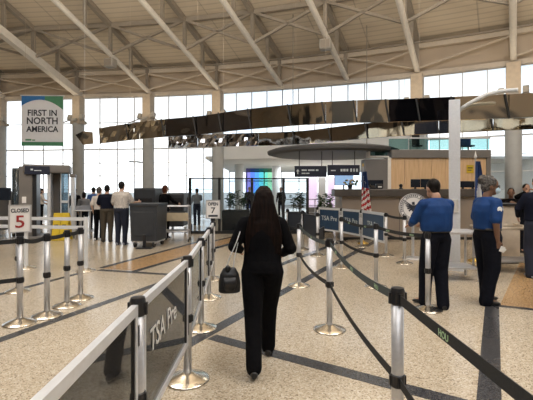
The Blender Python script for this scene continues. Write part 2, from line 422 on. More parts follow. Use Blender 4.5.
# fascia between clerestory and deck, ring beam at its top
def ringstrip(z0, z1, off, name, m, s0=0, s1=NW-1, thick=.12):
    mb = MB(); n = int((s1-s0)*4)
    rows = []
    for k in range(n+1):
        s = s0+(s1-s0)*k/n; p = W(s); d = AZ(s)
        a = p-d*off; b = p-d*(off-thick)
        rows.append([a+Vector((0, 0, z0)), a+Vector((0, 0, z1)), b+Vector((0, 0, z1)), b+Vector((0, 0, z0)), a+Vector((0, 0, z0))])
    mb.sheet(rows)
    return mb.build(name, m)
struct(ringstrip(ZF, ZT+.15, .1, 'wall_fascia', M['fascia']), 'tan fascia band above the clerestory windows')
struct(ringstrip(ZF-.18, ZF+.02, .22, 'trim_fascia_edge', M['ringbeam'], thick=.3), 'pale rail along the bottom of the fascia')
struct(ringstrip(ZT-.22, ZT+.0, .34, 'trim_ring_beam', M['ringbeam'], thick=.2), 'pale ring beam where the deck meets the fascia')
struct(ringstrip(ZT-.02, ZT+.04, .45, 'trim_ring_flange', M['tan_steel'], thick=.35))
TN = 3.0
names_by_i = {2: 'far left', 3: 'behind the banner', 4: 'second from the banner', 5: 'beside the open lane', 6: 'above the coloured glass', 7: 'above the hanging signs', 8: 'above the wood panelling', 9: 'at the far right'}
for i in range(1, 11):
    t = empty('roof_truss', (0, 0, 0), 0, 'sloping white roof truss '+names_by_i.get(i, 'outside the middle of the hall'), None, 'radial roof trusses', 'structure')
    r = .15 if i in (2, 3) else .12
    if i in (2, 3):
        b = MB().bar(bot(i, -.1), bot(i, 13), .32, .34)
    else:
        b = MB().tube([bot(i, -.1), bot(i, 13)], r, 12)
    b.build('bottom_chord', M['white_steel'], t, smooth=False)
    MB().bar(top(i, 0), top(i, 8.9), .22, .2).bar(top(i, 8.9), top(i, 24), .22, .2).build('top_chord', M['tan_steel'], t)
    po = MB()
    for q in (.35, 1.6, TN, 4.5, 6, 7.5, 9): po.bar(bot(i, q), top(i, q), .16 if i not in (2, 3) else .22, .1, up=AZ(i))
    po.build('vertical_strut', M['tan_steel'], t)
    if i in (2, 3):
        dg = MB()
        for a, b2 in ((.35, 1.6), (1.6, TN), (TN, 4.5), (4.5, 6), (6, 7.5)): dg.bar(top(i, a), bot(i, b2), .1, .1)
        dg.build('diagonal_strut', M['tan_steel'], t)
for i in range(1, 10):
    t = empty('cross_brace', (0, 0, 0), 0, 'crossed steel bracing between roof trusses', None, 'ring bracing between the roof trusses', 'structure')
    a0, a1, b0, b1 = top(i, TN), top(i+1, TN), bot(i, TN), bot(i+1, TN)
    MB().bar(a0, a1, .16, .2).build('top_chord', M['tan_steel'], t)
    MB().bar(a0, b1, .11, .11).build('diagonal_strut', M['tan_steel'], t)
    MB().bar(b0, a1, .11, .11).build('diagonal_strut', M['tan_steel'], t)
    # thin bracing in front of the fascia
    w0, w1 = W(i)-AZ(i)*.35, W(i+1)-AZ(i+1)*.35; md = (w0+w1)/2
    fb = MB().tube([w0+Vector((0, 0, ZF+.12)), w1+Vector((0, 0, ZT-.25))], .045, 8)
    if i < 8: fb.tube([w0+Vector((0, 0, ZT-.25)), w1+Vector((0, 0, ZF+.12))], .045, 8)
    fb.build('fascia_brace', M['ringbeam'], t)
    MB().box(top(i, .15)+Vector((0, 0, -.05)), (.5, .2, .16), (0, 0, -math.atan2(AZ(i).x, AZ(i).y))).build('dark_bracket', M['joint'], t)
    # purlins on the deck
    pm = MB()
    for q in (5.5, 8): pm.bar(top(i, q), top(i+1, q), .14, .16)
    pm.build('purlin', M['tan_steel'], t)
# columns
COLI = {1: 'outside the frame', 2: 'at the left edge of the view', 3: 'right of the hanging banner', 4: 'behind the grey cart', 5: 'beside the planters', 8: 'above the mezzanine', 9: 'at the far right', 10: 'beyond the far right'}
for i in COLI:
    p = W(i)-AZ(i)*.25; dv = AZ(i); sd = Vector((dv.y, -dv.x, 0))
    t = empty('column', p, math.atan2(-dv.x, dv.y), 'round grey column '+COLI[i], None, 'round columns along the glazed wall', 'structure')
    rr = .30
    MB().lathe([(rr, 0), (rr, 5.15)], n=24).build('shaft', M['column'], t, True)
    MB().span(-.26, .26, -.2, .2, 5.15, ZF-.1, bevel=.03).span(-.34, .34, -.26, .26, 5.1, 5.25, bevel=.02).build('capital', M['capital'], t)
    for sg in (-1, 1):
        l = MB().box((sg*.42, -.16, 5.45), (.22, .22, .3), (R(-20), 0, 0), bevel=.03).bar((sg*.3, -.1, 5.3), (sg*.42, -.16, 5.35), .07).build('uplight', M['fixture'], t)
        MB().bar((sg*.5, -.2, 5.3), (sg*.95, -.45, 5.08), .05).build('bracket_arm', M['tan_steel'], t)
    MB().box((0, -.3, 5.3), (.34, .14, .16), bevel=.03).build('lamp_tray', M['fixture'], t)
# window bays
wn = 0
def window_bay(i, z0, z1, zs, nv):
    global wn; wn += 1
    t = empty('window_%d' % wn, (0, 0, 0), 0, 'tall glazed bay of the curved window wall', None, 'glazed bays of the window wall', 'structure')
    a, b = W(i), W(i+1)
    fm = MB(); pts = [W(i+k/nv) for k in range(nv+1)]
    for k, p in enumerate(pts):
        fm.bar(p+Vector((0, 0, z0)), p+Vector((0, 0, z1)), .035, .05, up=AZ(i+k/nv))
    for p, q in zip(pts, pts[1:]):
        for z in zs:
            fm.bar(p+Vector((0, 0, z)), q+Vector((0, 0, z)), .05, .07 if abs(z-3.75) < .1 else .03)
    fm.build('frame', M['mullion'], t)
    MB().sheet([[p+Vector((0, 0, z0)), p+Vector((0, 0, z1))] for p in pts]).build('pane', M['pane'], t)
zs_full = [.1, .8, 1.55, 2.3, 3.0, 3.75, 5.2, ZF-.15]
for i in range(0, 12):
    if i in (5, 6, 7): window_bay(i, 4.0, ZF, [4.05, 5.2, ZF-.15], 4)
    else: window_bay(i, .05, ZF, zs_full, 4)
# outside
struct(MB().span(-160, 160, 22, 260, -.3, -.12).build('ground_outside', M['concrete_out']), 'pale paving outside the windows')
aw = MB()
rows = []
for k in range(0, (NW-1)*2+1):
    s = k/2; p = W(s); d = AZ(s)
    rows.append([p+d*.6+Vector((0, 0, 7.0)), p+d*4.5+Vector((0, 0, 8.05)), p+d*4.5+Vector((0, 0, 8.2)), p+d*.6+Vector((0, 0, 7.15))])
struct(aw.sheet(rows).build('roof_overhang', M['bluegrey']), 'blue grey roof overhang outside the clerestory')
# opening to the far concourse: white fascia over columns
def seg_wall(s0, s1, z0, z1, name, m, lab): struct(ringstrip(z0, z1, .1, name, m, s0, s1, .5), lab)
seg_wall(5.02, 8.1, 3.12, 4.02, 'wall_bulkhead', M['white_wall'], 'white bulkhead over the opening to the far concourse')
struct(MB().span(-3.2, 18, 20.9, 35, 3.15, 3.3).build('ceiling_concourse', M['white_wall']), 'white ceiling of the far concourse')
struct(MB().span(-3.3, 20, 24.45, 36, -.1, .002).build('floor_concourse', M['floor']), 'floor of the far concourse')
# far glazing of the concourse
t = empty('window_%d' % (wn+1), (0, 0, 0), 0, 'bright glazing at the end of the far concourse', None, None, 'structure')
fm = MB()
for k in range(12): fm.span(-3.2+k*1.5-.04, -3.2+k*1.5+.04, 34.4, 34.5, 0, 3.2)
for z in (.05, 1.2, 2.3, 3.1): fm.span(-3.2, 14, 34.4, 34.5, z-.04, z+.04)
fm.build('frame', M['mullion'], t)
MB().quad((-3.2, 34.45, 0), (14, 34.45, 0), (14, 34.45, 3.2), (-3.2, 34.45, 3.2)).build('pane', M['pane'], t)
struct(MB().span(14, 14.2, 16.3, 36, 0, 3.3).build('wall_concourse', M['white_wall']))
for px, Y, lab in ((239, 25.5, 'left of the coloured glass'), (276.5, 27, 'right of the coloured glass'), (331, 29, 'behind the hanging signs')):
    c = P(px, 190, Y); c.z = 0
    t = empty('column', c, 0, 'white concourse column '+lab, None, 'columns in the far concourse', 'structure')
    MB().lathe([(.28, 0), (.28, 3.15)], n=20).build('shaft', M['white_wall'], t, True)
# coloured glass screen
a = P(246, 190, 29); b = P(272, 190, 29)
t = empty('coloured_glass_screen', (a+b)/2*1, 0, 'tall blue purple and green coloured glass screen in the far concourse', 'glass screen')
t.location.z = 0
wd = b.x-a.x
cols = [(.35, .3, .75), (.1, .3, .9), (.05, .45, .85), (.05, .65, .75), (.15, .75, .6), (.35, .75, .5)]
for k, c in enumerate(cols):
    x0 = -wd/2+wd*k/6
    for j, (z0, z1) in enumerate(((.2, 1.4), (1.4, 3.1))):
        cc = c if j else cols[(k+1) % 6]
        MB().span(x0, x0+wd/6, -.02, .02, z0, z1).build('glass_strip', glass('tint_%d_%d' % (k, j), [q*.55+.22 for q in cc], fres=1.2), t)
MB().span(-wd/2, wd/2, -.05, .05, 0, .2).span(-wd/2-.04, -wd/2, -.04, .04, 0, 3.1).span(wd/2, wd/2+.04, -.04, .04, 0, 3.1).build('frame', M['mullion'], t)
# outer walls that close the hall behind the camera
struct(MB().span(-30, -29.8, -12, 24, 0, 15.4).build('wall_left', M['wallback']))
struct(MB().span(21, 21.2, -12, 10, 0, 15.4).build('wall_right', M['wallback']))
wb = MB().span(-30, 21, -12, -11.8, 0, 15.4).build('wall_back', M['wallback']); struct(wb)
for k in range(9):
    x = -26+k*5.2
    struct(MB().span(x, x+3.1, -11.78, -11.7, 3.2 if k % 2 else .1, 8.5 if k % 3 else 6.2).build('window_%d' % (wn+2+k), M['reflect_dark']), 'added dark panel behind the view for the ribbons to reflect', 'added dark panels behind the view')  # unseen dark panels, added to pattern the reflections in the ribbons
# dark oval canopy
t = empty('oval_canopy', (2.75, 16.85, 2.97), 0, 'dark grey oval soffit canopy above the hanging signs', 'canopy', None, 'structure')
MB().lathe([(2.45, 0), (2.7, .06), (2.72, .16), (2.5, .24)], n=64).build('soffit_disc', M['oval'], t)
cb = MB()
for ax in (-1.6, 1.6): cb.tube([(ax, .5, .2), (ax, .5, 6.5)], .02, 6)
cb.build('hanger_rod', M['tan_steel'], t)

# ------------------------------------------------------------------ mirrored ribbons
def ribbon(pts, label, nseg, zb, zt, crumple=0, dark=(), mid=(), plain='mirror'):  # dark and mid list segments with dark reflections painted into their colour
    """pts: (px, Y) control list"""
    xs = [(P(px, HZ, Y).x, Y) for px, Y in pts]
    def at(u):
        u = u*(len(xs)-1); i = min(len(xs)-2, int(u)); f = u-i
        p0, p1, p2, p3 = [xs[max(0, min(len(xs)-1, i+k))] for k in (-1, 0, 1, 2)]
        cr = lambda a, b, c, d: .5*((2*b)+(-a+c)*f+(2*a-5*b+4*c-d)*f*f+(-a+3*b-3*c+d)*f**3)
        return Vector((cr(p0[0], p1[0], p2[0], p3[0]), cr(p0[1], p1[1], p2[1], p3[1]), 0))
    t = empty('mirrored_ribbon', (0, 0, 0), 0, label, 'sculpture', 'mirror polished ribbons hung across the hall')
    n = 10; cm = MB()
    for k in range(nseg):
        rows = []
        ph = random.uniform(-.006, .006)
        for j in range(n+1):
            u = (k+j/n*.985)/nseg; p = at(u); q = at(min(1, u+.01)); q0 = at(max(0, u-.01)); d = (q-q0).normalized(); nn = Vector((d.y, -d.x, 0))
            bul = math.sin(math.pi*j/n)*.01
            rows.append([p+nn*ph+Vector((0, 0, zb)), p+nn*(ph)+Vector((0, 0, (zb*.66+zt*.34))), p+nn*(ph)+Vector((0, 0, zb*.33+zt*.67)), p+nn*ph+Vector((0, 0, zt))])
            if k < crumple:
                for q in range(4): rows[-1][q] = rows[-1][q]+nn*random.uniform(-.035, .035)+d*random.uniform(-.02, .02)
            rows[-1] += [p-nn*.06+Vector((0, 0, zt)), p-nn*.06+Vector((0, 0, zb)), rows[-1][0]]
        MB().sheet(rows).build('mirror_panel', M['mirror_dark_reflection' if k in dark else 'mirror_mottled_reflection' if k in mid else plain], t, False)
        p = at((k+.992)/nseg)
        q = at(min(1, (k+.992)/nseg+.01)); d = (q-p).normalized() if (q-p).length > 1e-5 else Vector((1, 0, 0)); nn = Vector((d.y, -d.x, 0))
        MB().bar(p+nn*.02+Vector((0, 0, zb)), p+nn*.02+Vector((-.08, 0, zt)), .02, .03).build('panel_joint', M['joint'], t)
        if k % 3 == 0: cm.tube([p-nn*.05+Vector((0, 0, zt-.05)), p-nn*.05+Vector((0, 0, 11))], .003, 5)
    cm.build('hanging_cable', M['fascia'], t)
    return t
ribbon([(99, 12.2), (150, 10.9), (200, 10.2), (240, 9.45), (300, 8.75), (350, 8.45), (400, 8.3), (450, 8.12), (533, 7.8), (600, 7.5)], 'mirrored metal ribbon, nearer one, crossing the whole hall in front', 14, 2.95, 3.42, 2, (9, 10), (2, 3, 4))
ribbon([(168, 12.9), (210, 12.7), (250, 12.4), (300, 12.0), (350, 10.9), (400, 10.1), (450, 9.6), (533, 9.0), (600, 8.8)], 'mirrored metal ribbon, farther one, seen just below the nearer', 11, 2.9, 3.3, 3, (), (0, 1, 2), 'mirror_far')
t = empty('mirrored_shard', P(83, 138, 13), 0, 'small mirrored shard hanging beyond the left end of the ribbons', 'sculpture')
MB().prism([(-.25, 0, .1), (.0, 0, -.22), (.3, .05, -.18), (.28, .05, .2), (.0, 0, .22)], (0, .04, 0)).build('mirror_panel', M['mirror'], t)
MB().tube([(.05, .02, .15), (.05, .02, 7.5)], .003, 5).build('hanging_cable', M['mullion'], t)

# steel mast at the ribbon
c = G(454.5, 269.5)
t = empty('steel_mast', c, R(-25), 'tall square silver mast reaching up to the mirrored ribbon', 'post')
MB().span(-.1, .1, -.06, -.045, .02, 3.26).span(-.1, .1, .045, .06, .02, 3.26).span(-.03, .03, -.05, .05, .02, 3.26).build('shaft', M['alu'], t)
MB().span(-.16, .16, -.16, .16, 0, .03, bevel=.005).build('base_plate', M['alu'], t)
MB().tube([(.06, 0, 3.05), (.3, .02, 3.2), (.55, .04, 3.32), (.8, .05, 3.36), (1.05, .06, 3.36)], .04, 10).build('arm', M['column'], t, True)
MB().span(-.06, .06, -.09, -.06, 1.1, 1.35, bevel=.01).build('control_box', M['fixture'], t)

# ------------------------------------------------------------------ hanging banner and ceiling boxes
Yb = 17.0
c = P(42.5, 121, Yb); bw, bh = 1.72, 2.12
t = empty('hanging_banner', c, R(3), 'white hanging banner reading FIRST IN NORTH AMERICA with blue and green edges', 'banner')
MB().span(-bw/2, bw/2, -.01, .01, -bh/2, bh/2).build('cloth', M['banner'], t)
def arc(x): return bh/2-.16-.34*((x+.1)/.86)**2*1.0
pts = [(x, -.013, bh/2) for x in (bw/2, -bw/2)]
n = 16
low = [(-bw/2+bw*k/n) for k in range(n+1)]
MB().poly([(-bw/2, -.014, bh/2), (.1, -.014, bh/2)]+[(x, -.014, arc(x)) for x in reversed([q for q in low if q <= .11])]).build('blue_swoosh', M['blue_banner'], t)
MB().poly([(.0, -.0135, bh/2), (bw/2, -.0135, bh/2)]+[(x, -.0135, arc(x)) for x in reversed([q for q in low if q >= -.01])]).build('green_swoosh', M['green_banner'], t)
MB().span(-bw/2, bw/2, -.014, -.012, -bh/2, -bh/2+.17).build('green_stripe', M['green_banner'], t)
for s, z, sz in (('FIRST IN', .22, .36), ('NORTH', -.13, .40), ('AMERICA', -.46, .335)):
    text_mesh('lettering', s, sz, M['ink'], t, (0, -.018, z), bold=.008, sx=.93)
MB().span(-.7, -.45, -.014, -.012, -.84, -.77).span(-.42, -.3, -.014, -.012, -.84, -.79).build('small_emblem', M['green_banner'], t)
MB().tube([(-bw/2-.05, 0, bh/2+.02), (bw/2+.05, 0, bh/2+.02)], .03, 8).build('rod', M['alu'], t)
MB().tube([(-.7, 0, bh/2), (-.7, 0, bh/2+4)], .004, 5).tube([(.7, 0, bh/2), (.7, 0, bh/2+4)], .004, 5).build('hanging_cable', M['fascia'], t)
for i, lab in ((4, 'pale loudspeaker box hung under the roof truss near the banner'), (7, 'pale loudspeaker box hung under the roof truss above the canopy')):
    p = bot(i, TN)
    t = empty('hanging_speaker', p, R(-15), lab, 'speaker')
    MB().span(-.24, .24, -.2, .2, -.62, -.2, bevel=.06).build('housing', M['fixture'], t)
    MB().span(-.18, .18, -.22, -.2, -.56, -.26).build('grille', M['tan_steel'], t)
    MB().bar((0, 0, -.2), (0, 0, 0), .05).build('bracket', M['tan_steel'], t)

# ------------------------------------------------------------------ posts, belts, panels
LC = .5            # lower belt height
def make_post(name='barrier_post'):
    t = empty(name)
    MB().lathe([(.175, 0), (.178, .008), (.17, .016), (.12, .032), (.06, .055), (.04, .066)], n=32).build('base', M['chrome'], t, True)
    MB().lathe([(.0325, .05), (.0325, .97)], n=20).build('pole', M['steel'], t, True)
    hd = MB().lathe([(.034, .91), (.038, .915), (.038, .985), (.034, 1.0), (.02, 1.003)], n=20)
    for a in range(4):
        d = Vector((math.cos(a*math.pi/2), math.sin(a*math.pi/2), 0)); hd.box((d.x*.038, d.y*.038, .945), (.02, .02, .06))
    hd.build('belt_head', M['black'], t)
    cs = MB().lathe([(.033, LC-.035), (.038, LC-.03), (.038, LC+.03), (.033, LC+.035)], n=16)
    for a in range(4):
        d = Vector((math.cos(a*math.pi/2), math.sin(a*math.pi/2), 0)); cs.box((d.x*.036, d.y*.036, LC), (.018, .018, .05))
    cs.build('lower_belt_clip', M['black'], t)
    return t
proto = None
POST = {}
def post(key, xy, label, group='retractable belt barrier posts'):
    global proto
    if proto is None: t = proto = make_post()
    else: t = copy_tree(proto); 
    t.location = (xy.x, xy.y, 0); tag(t, label, 'barrier post', group); POST[key] = t
    return t
spots = [
 ('a', G(20, 323.5), 'steel barrier post carrying the closed lane 5 sign'),
 ('b', G(47, 316), 'steel barrier post next right of the closed lane 5 sign'),
 ('c', G(67, 306), 'steel barrier post third in the left row, counting from the closed sign'),
 ('d', G(80.5, 298.5), 'steel barrier post at the right end of the closed lane row'),
 ('e', G(18, 291.5), 'steel barrier post standing behind the closed lane 5 sign'),
 ('g5', G(187.5, 380), 'steel barrier post in front at the far end of the TSA Pre panel'),
 ('g4', Vector((-.637, 1.98, 0)), 'nearest steel barrier post, between the two dark rigid panels'),
 ('g3', Vector((-.60, .72, 0)), 'steel barrier post ending the nearest dark panel, below the frame'),
 ('g6', G(201, 328.5), 'steel barrier post behind the one at the end of the TSA Pre panel'),
 ('g7', G(209, 298), 'steel barrier post just in front of the open lane sign post'),
 ('g8', G(213, 279.5), 'steel barrier post carrying the open lane 7 sign'),
 ('h9', G(329.5, 330), 'steel barrier post right of the walking woman, domed base in full view'),
 ('h10', G(299, 286), 'steel barrier post beside the walking woman\'s right elbow'),
 ('h14', Vector((.711, 2.17, 0)), 'large front steel barrier post with black belt, base out of view'),
 ('h15', Vector((.735, .30, 0)), 'steel barrier post that takes the near belt, out of view'),
 ('h11', G(341.5, 267.5), 'steel barrier post in front of the blue panels'),
 ('h12', G(376, 287), 'steel barrier post in front of the end blue panel, mid belt row'),
 ('h13', G(428, 310), 'steel barrier post in front of the male officer\'s legs'),
 ('k1', G(386, 255.8), 'steel barrier post at the right end of the blue panels'),
 ('k2', G(404.5, 263.5), 'steel barrier post in front of the round white seal'),
 ('m1', P(317.5, 190, 9.35), 'barrier post at the right end of the two dark panels by the plants'),
 ('m2', P(302.5, 190, 10.3), 'barrier post between the two dark panels by the plants'),
 ('m3', P(287.5, 190, 11.3), 'barrier post at the left end of the dark panels by the plants'),
 ('n1', P(361.5, 190, 10.75), 'barrier post between the middle and right blue panels'),
 ('n2', P(341.5, 190, 11.75), 'barrier post between the left and middle blue panels'),
 ('n3', P(317.8, 190, 12.6), 'barrier post at the left end of the blue panels'),
]
for k, xy, lab in spots: post(k, xy, lab)
def belt(ka, kb, z, sag=.0, m='belt', prints=0, w=.05, direction=1):
    a, b = POST[ka].location.copy(), POST[kb].location.copy(); d = (b-a); L = d.length; d.normalize()
    a2 = d*.045; mb = MB(); n = 14; rows = []
    sd = Vector((-d.y, d.x, 0))
    for k in range(n+1):
        u = k/n; q = a2+d*(L-.09)*u; zz = z-sag*4*u*(1-u)
        rows.append([q+sd*.002+Vector((0, 0, zz-w/2)), q+sd*.002+Vector((0, 0, zz+w/2)), q-sd*.002+Vector((0, 0, zz+w/2)), q-sd*.002+Vector((0, 0, zz-w/2)), q+sd*.002+Vector((0, 0, zz-w/2))])
    o = mb.sheet(rows).build('belt', M[m], POST[ka])
    for u in (prints if isinstance(prints, tuple) else [(k+.5)/prints for k in range(prints)]):
        q = a2+d*(L-.09)*u; zz = z-sag*4*u*(1-u)
        nrm = sd if sd.dot(-(a+q)) > 0 else -sd
        ang = math.atan2(nrm.x, -nrm.y)
        text_mesh('belt_lettering', 'HOU', .04, M['beltink'], o, q+nrm*.004+Vector((0, 0, zz-.016)), (R(90), 0, ang), extrude=.0005, bold=.001)
    return o
belt('h9', 'h14', .945, .06, 'beltgrey', 3); belt('h9', 'h14', LC, .05)
belt('h14', 'h15', .945, .0, 'belt', (.285,)); belt('h14', 'h15', LC, .02)
belt('h10', 'h9', .945, .05, 'beltgrey', 1); belt('h10', 'h9', LC, .06)
belt('m2', 'h10', .945, .03, 'beltgrey', 0)
belt('h11', 'h12', .945, .04, 'belt', 2); belt('h11', 'h12', LC, .04)
belt('h12', 'h13', .945, .03, 'belt', 2); 
belt('k1', 'k2', .945, .02); belt('k1', 'k2', LC, .02)
belt('a', 'b', .945, .02); belt('b', 'c', .945, .01); belt('c', 'd', .945, .01)
p = post('a0', POST['a'].location+Vector((-1.15, -.35, 0)), 'steel barrier post left of the closed lane sign, outside the frame')
belt('a0', 'a', .945, .02, 'belt', 2); belt('a0', 'a', LC, .02)

def rigid(pa, pb, z0, z1, sheet, frame, name_label, letters=None, side=1, fw=.035, group=None, lsize=.17, lz=.65, lc='panelink', luv=.5):
    a, b = Vector(pa), Vector(pb); a.z = b.z = 0; d = b-a; L = d.length; d.normalize(); ang = math.atan2(d.y, d.x)
    t = empty('rigid_barrier', (a+b)/2, ang, name_label, 'barrier panel', group)
    h = L/2-.05
    f = MB().span(-h, h, -.016, .016, z1-fw*1.3, z1).span(-h, h, -.016, .016, z0, z0+fw).span(-h, -h+fw, -.016, .016, z0+fw, z1-fw*1.3).span(h-fw, h, -.016, .016, z0+fw, z1-fw*1.3)
    f.build('frame', M[frame], t)
    MB().span(-h+fw, h-fw, -.004, .004, z0+fw, z1-fw*1.3).build('sheet', M[sheet], t)
    MB().span(-h-.012, -h, -.02, .02, z1-.2, z1-.1).span(h, h+.012, -.02, .02, z1-.2, z1-.1).span(-h-.012, -h, -.02, .02, z0+.08, z0+.18).span(h, h+.012, -.02, .02, z0+.08, z0+.18).build('hinge_clip', M['black'], t)
    MB().span(h-fw-.014, h-fw, -.012, .012, z0+fw, z1-fw*1.3).span(-h+fw, -h+fw+.014, -.012, .012, z0+fw, z1-fw*1.3).build('edge_gasket', M['black'], t)
    if letters:
        text_mesh('lettering', letters, lsize, M[lc], t, ((luv-.5)*L, -.008*side, lz), (R(90), 0, 0 if side > 0 else R(180)), extrude=.001, bold=.001)
    return t
gp = 'rigid queue panels'
L_ = lambda k: POST[k].location
rigid(L_('g3'), L_('g4'), .3, .975, 'panel', 'alu', 'nearest dark see-through barrier panel, at the bottom left corner', None, group=gp)
rigid(L_('g4'), L_('g5'), .3, .975, 'panel', 'alu', 'dark see-through barrier panel lettered TSA Pre, left of the walking woman', 'TSA Pre', 1, group=gp, lsize=.185, lz=.645, luv=.40)
rigid(L_('g5'), L_('g6'), .3, .975, 'panel', 'alu', 'see-through barrier panel just beyond the TSA Pre panel, seen edge-on', None, group=gp)
rigid(L_('g6'), L_('g7'), .3, .975, 'panel', 'alu', 'see-through barrier panel, third beyond the nearest post, seen edge-on', None, group=gp)
rigid(L_('g7'), L_('g8'), .3, .975, 'panel', 'alu', 'see-through barrier panel ending at the open lane 7 sign', None, group=gp)
gb = 'printed panels near the counter'
rigid(L_('n3'), L_('n2'), .28, .99, 'bluepanel', 'white_alu', 'left navy panel of the white framed row before the counter', 'TSA Pre', 1, group=gb, lsize=.2, lz=.6, lc='paleink', fw=.05)
rigid(L_('n2'), L_('n1'), .28, .99, 'bluepanel', 'white_alu', 'middle navy panel of the white framed row before the counter', 'TSA Pre', 1, group=gb, lsize=.2, lz=.6, lc='paleink', fw=.05)
rigid(L_('n1'), L_('k1'), .28, .99, 'bluepanel', 'white_alu', 'right navy panel of the white framed row before the counter', 'TSA Pre', 1, group=gb, lsize=.2, lz=.6, lc='paleink', fw=.05)
rigid(L_('m3'), L_('m2'), .5, .93, 'blackpanel', 'black', 'black barrier panel left of the pair near the plants', None, group=gb)
rigid(L_('m2'), L_('m1'), .4, .93, 'blackpanel', 'black', 'black barrier panel right of the pair near the plants', None, group=gb)
rigid(L_('m1'), L_('m1')+Vector((.3, 1.0, 0)), .28, .6, 'blackpanel', 'black', 'low black barrier panel beneath the left navy panel', None, group=gb)
# double white rail barrier on the left
A, B = G(-70, 266), G(86, 271)
t = empty('rail_barrier', (0, 0, 0), 0, 'white double rail barrier in front of the body scanner', 'barrier')
zA = lambda p, z: Vector((p.x, p.y, z))
MB().bar(zA(A, .98), zA(B, .98), .05, .06).build('top_rail', M['white_alu'], t)
MB().bar(zA(A, .82), zA(B, .82), .05, .06).build('lower_rail', M['white_alu'], t)
for p in (G(26, 268.5), G(86, 271)):
    MB().tube([zA(p, .03), zA(p, 1.02)], .038, 12).build('post', M['white_alu'], t)
    MB().lathe([(.18, 0), (.17, .016), (.06, .05), (.04, .06)], c=p, n=24).build('base', M['chrome'], t, True)

def lane_sign(key, w, h, lines, label, red):
    p = POST[key].location
    t = empty('lane_sign', (p.x, p.y, 1.0), math.atan2(p.x, -p.y)*0+(-math.atan2(p.x, p.y)), label, 'lane sign')
    MB().span(-w/2, w/2, -.006, .006, .05, .05+h, bevel=.003).build('card', M['white'], t)
    f = MB()
    for x0, x1, z0, z1 in ((-w/2-.012, -w/2+.004, .04, .06+h), (w/2-.004, w/2+.012, .04, .06+h), (-w/2, w/2, .04, .054), (-w/2, w/2, .046+h, .06+h)): f.span(x0, x1, -.011, .011, z0, z1)
    f.build('frame', M['steel'], t)
    MB().span(-.04, .04, -.014, .014, .003, .045).build('clamp', M['black'], t)
    for s, sz, z, m, sx in lines:
        text_mesh('lettering', s, sz, M[m], t, (0, -.008, .05+z), extrude=.001, bold=.002, sx=sx)
    return t
lane_sign('a', .205, .30, [('CLOSED', .06, .225, 'ink', .8), ('5', .2, .05, 'red', 1.1)], 'white CLOSED sign with red number 5 on the left barrier post', True)
s7 = lane_sign('g8', .225, .30, [('OPEN', .075, .215, 'ink', .9), ('7', .14, .085, 'ink', 1.1)], 'white sign with black number 7 on the open lane post', False)
MB().span(-.08, .08, -.0085, -.0065, .072, .105).build('dark_bar', M['ink'], s7)

# ------------------------------------------------------------------ people
def V3(x, y, z): return Vector((x, y, z))
def add_hand(mb, wrist, d, nrm, side, curl=.5, sc=1.0):
    """palm and five fingers; d = direction of the hand, nrm = palm side, side = direction of the thumb"""
    d = d.normalized(); nrm = (nrm-d*nrm.dot(d)).normalized(); w = d.cross(nrm).normalized()
    if w.dot(side) < 0: w = -w
    w0 = wrist
    mb.loft([(w0, w*.026*sc, nrm*.018*sc), (w0+d*.03*sc, w*.036*sc, nrm*.016*sc), (w0+d*.07*sc, w*.042*sc, nrm*.015*sc), (w0+d*.095*sc, w*.040*sc, nrm*.012*sc)], 12)
    for off, ln in ((.030, .072), (.010, .082), (-.011, .076), (-.031, .058)):
        p = w0+d*.085*sc+w*off*sc; dd = d.copy(); pts = [p]
        for q in range(3):
            ang = curl*(.5+.35*q); ax = dd.cross(nrm)
            dd = (dd*math.cos(ang*.8)+nrm*math.sin(ang*.8)).normalized(); pts.append(pts[-1]+dd*ln*sc*(.42, .32, .26)[q])
        mb.limb(pts, [.0098*sc, .0094*sc, .0088*sc, .0078*sc], 8)
    p = w0+d*.03*sc+w*.03*sc; q = p+(d*.6+w*.75+nrm*.3).normalized()*.045*sc; r = q+(d*.9+w*.15+nrm*.45).normalized()*.035*sc
    mb.limb([p, q, r], [.0125*sc, .011*sc, .009*sc], 8)
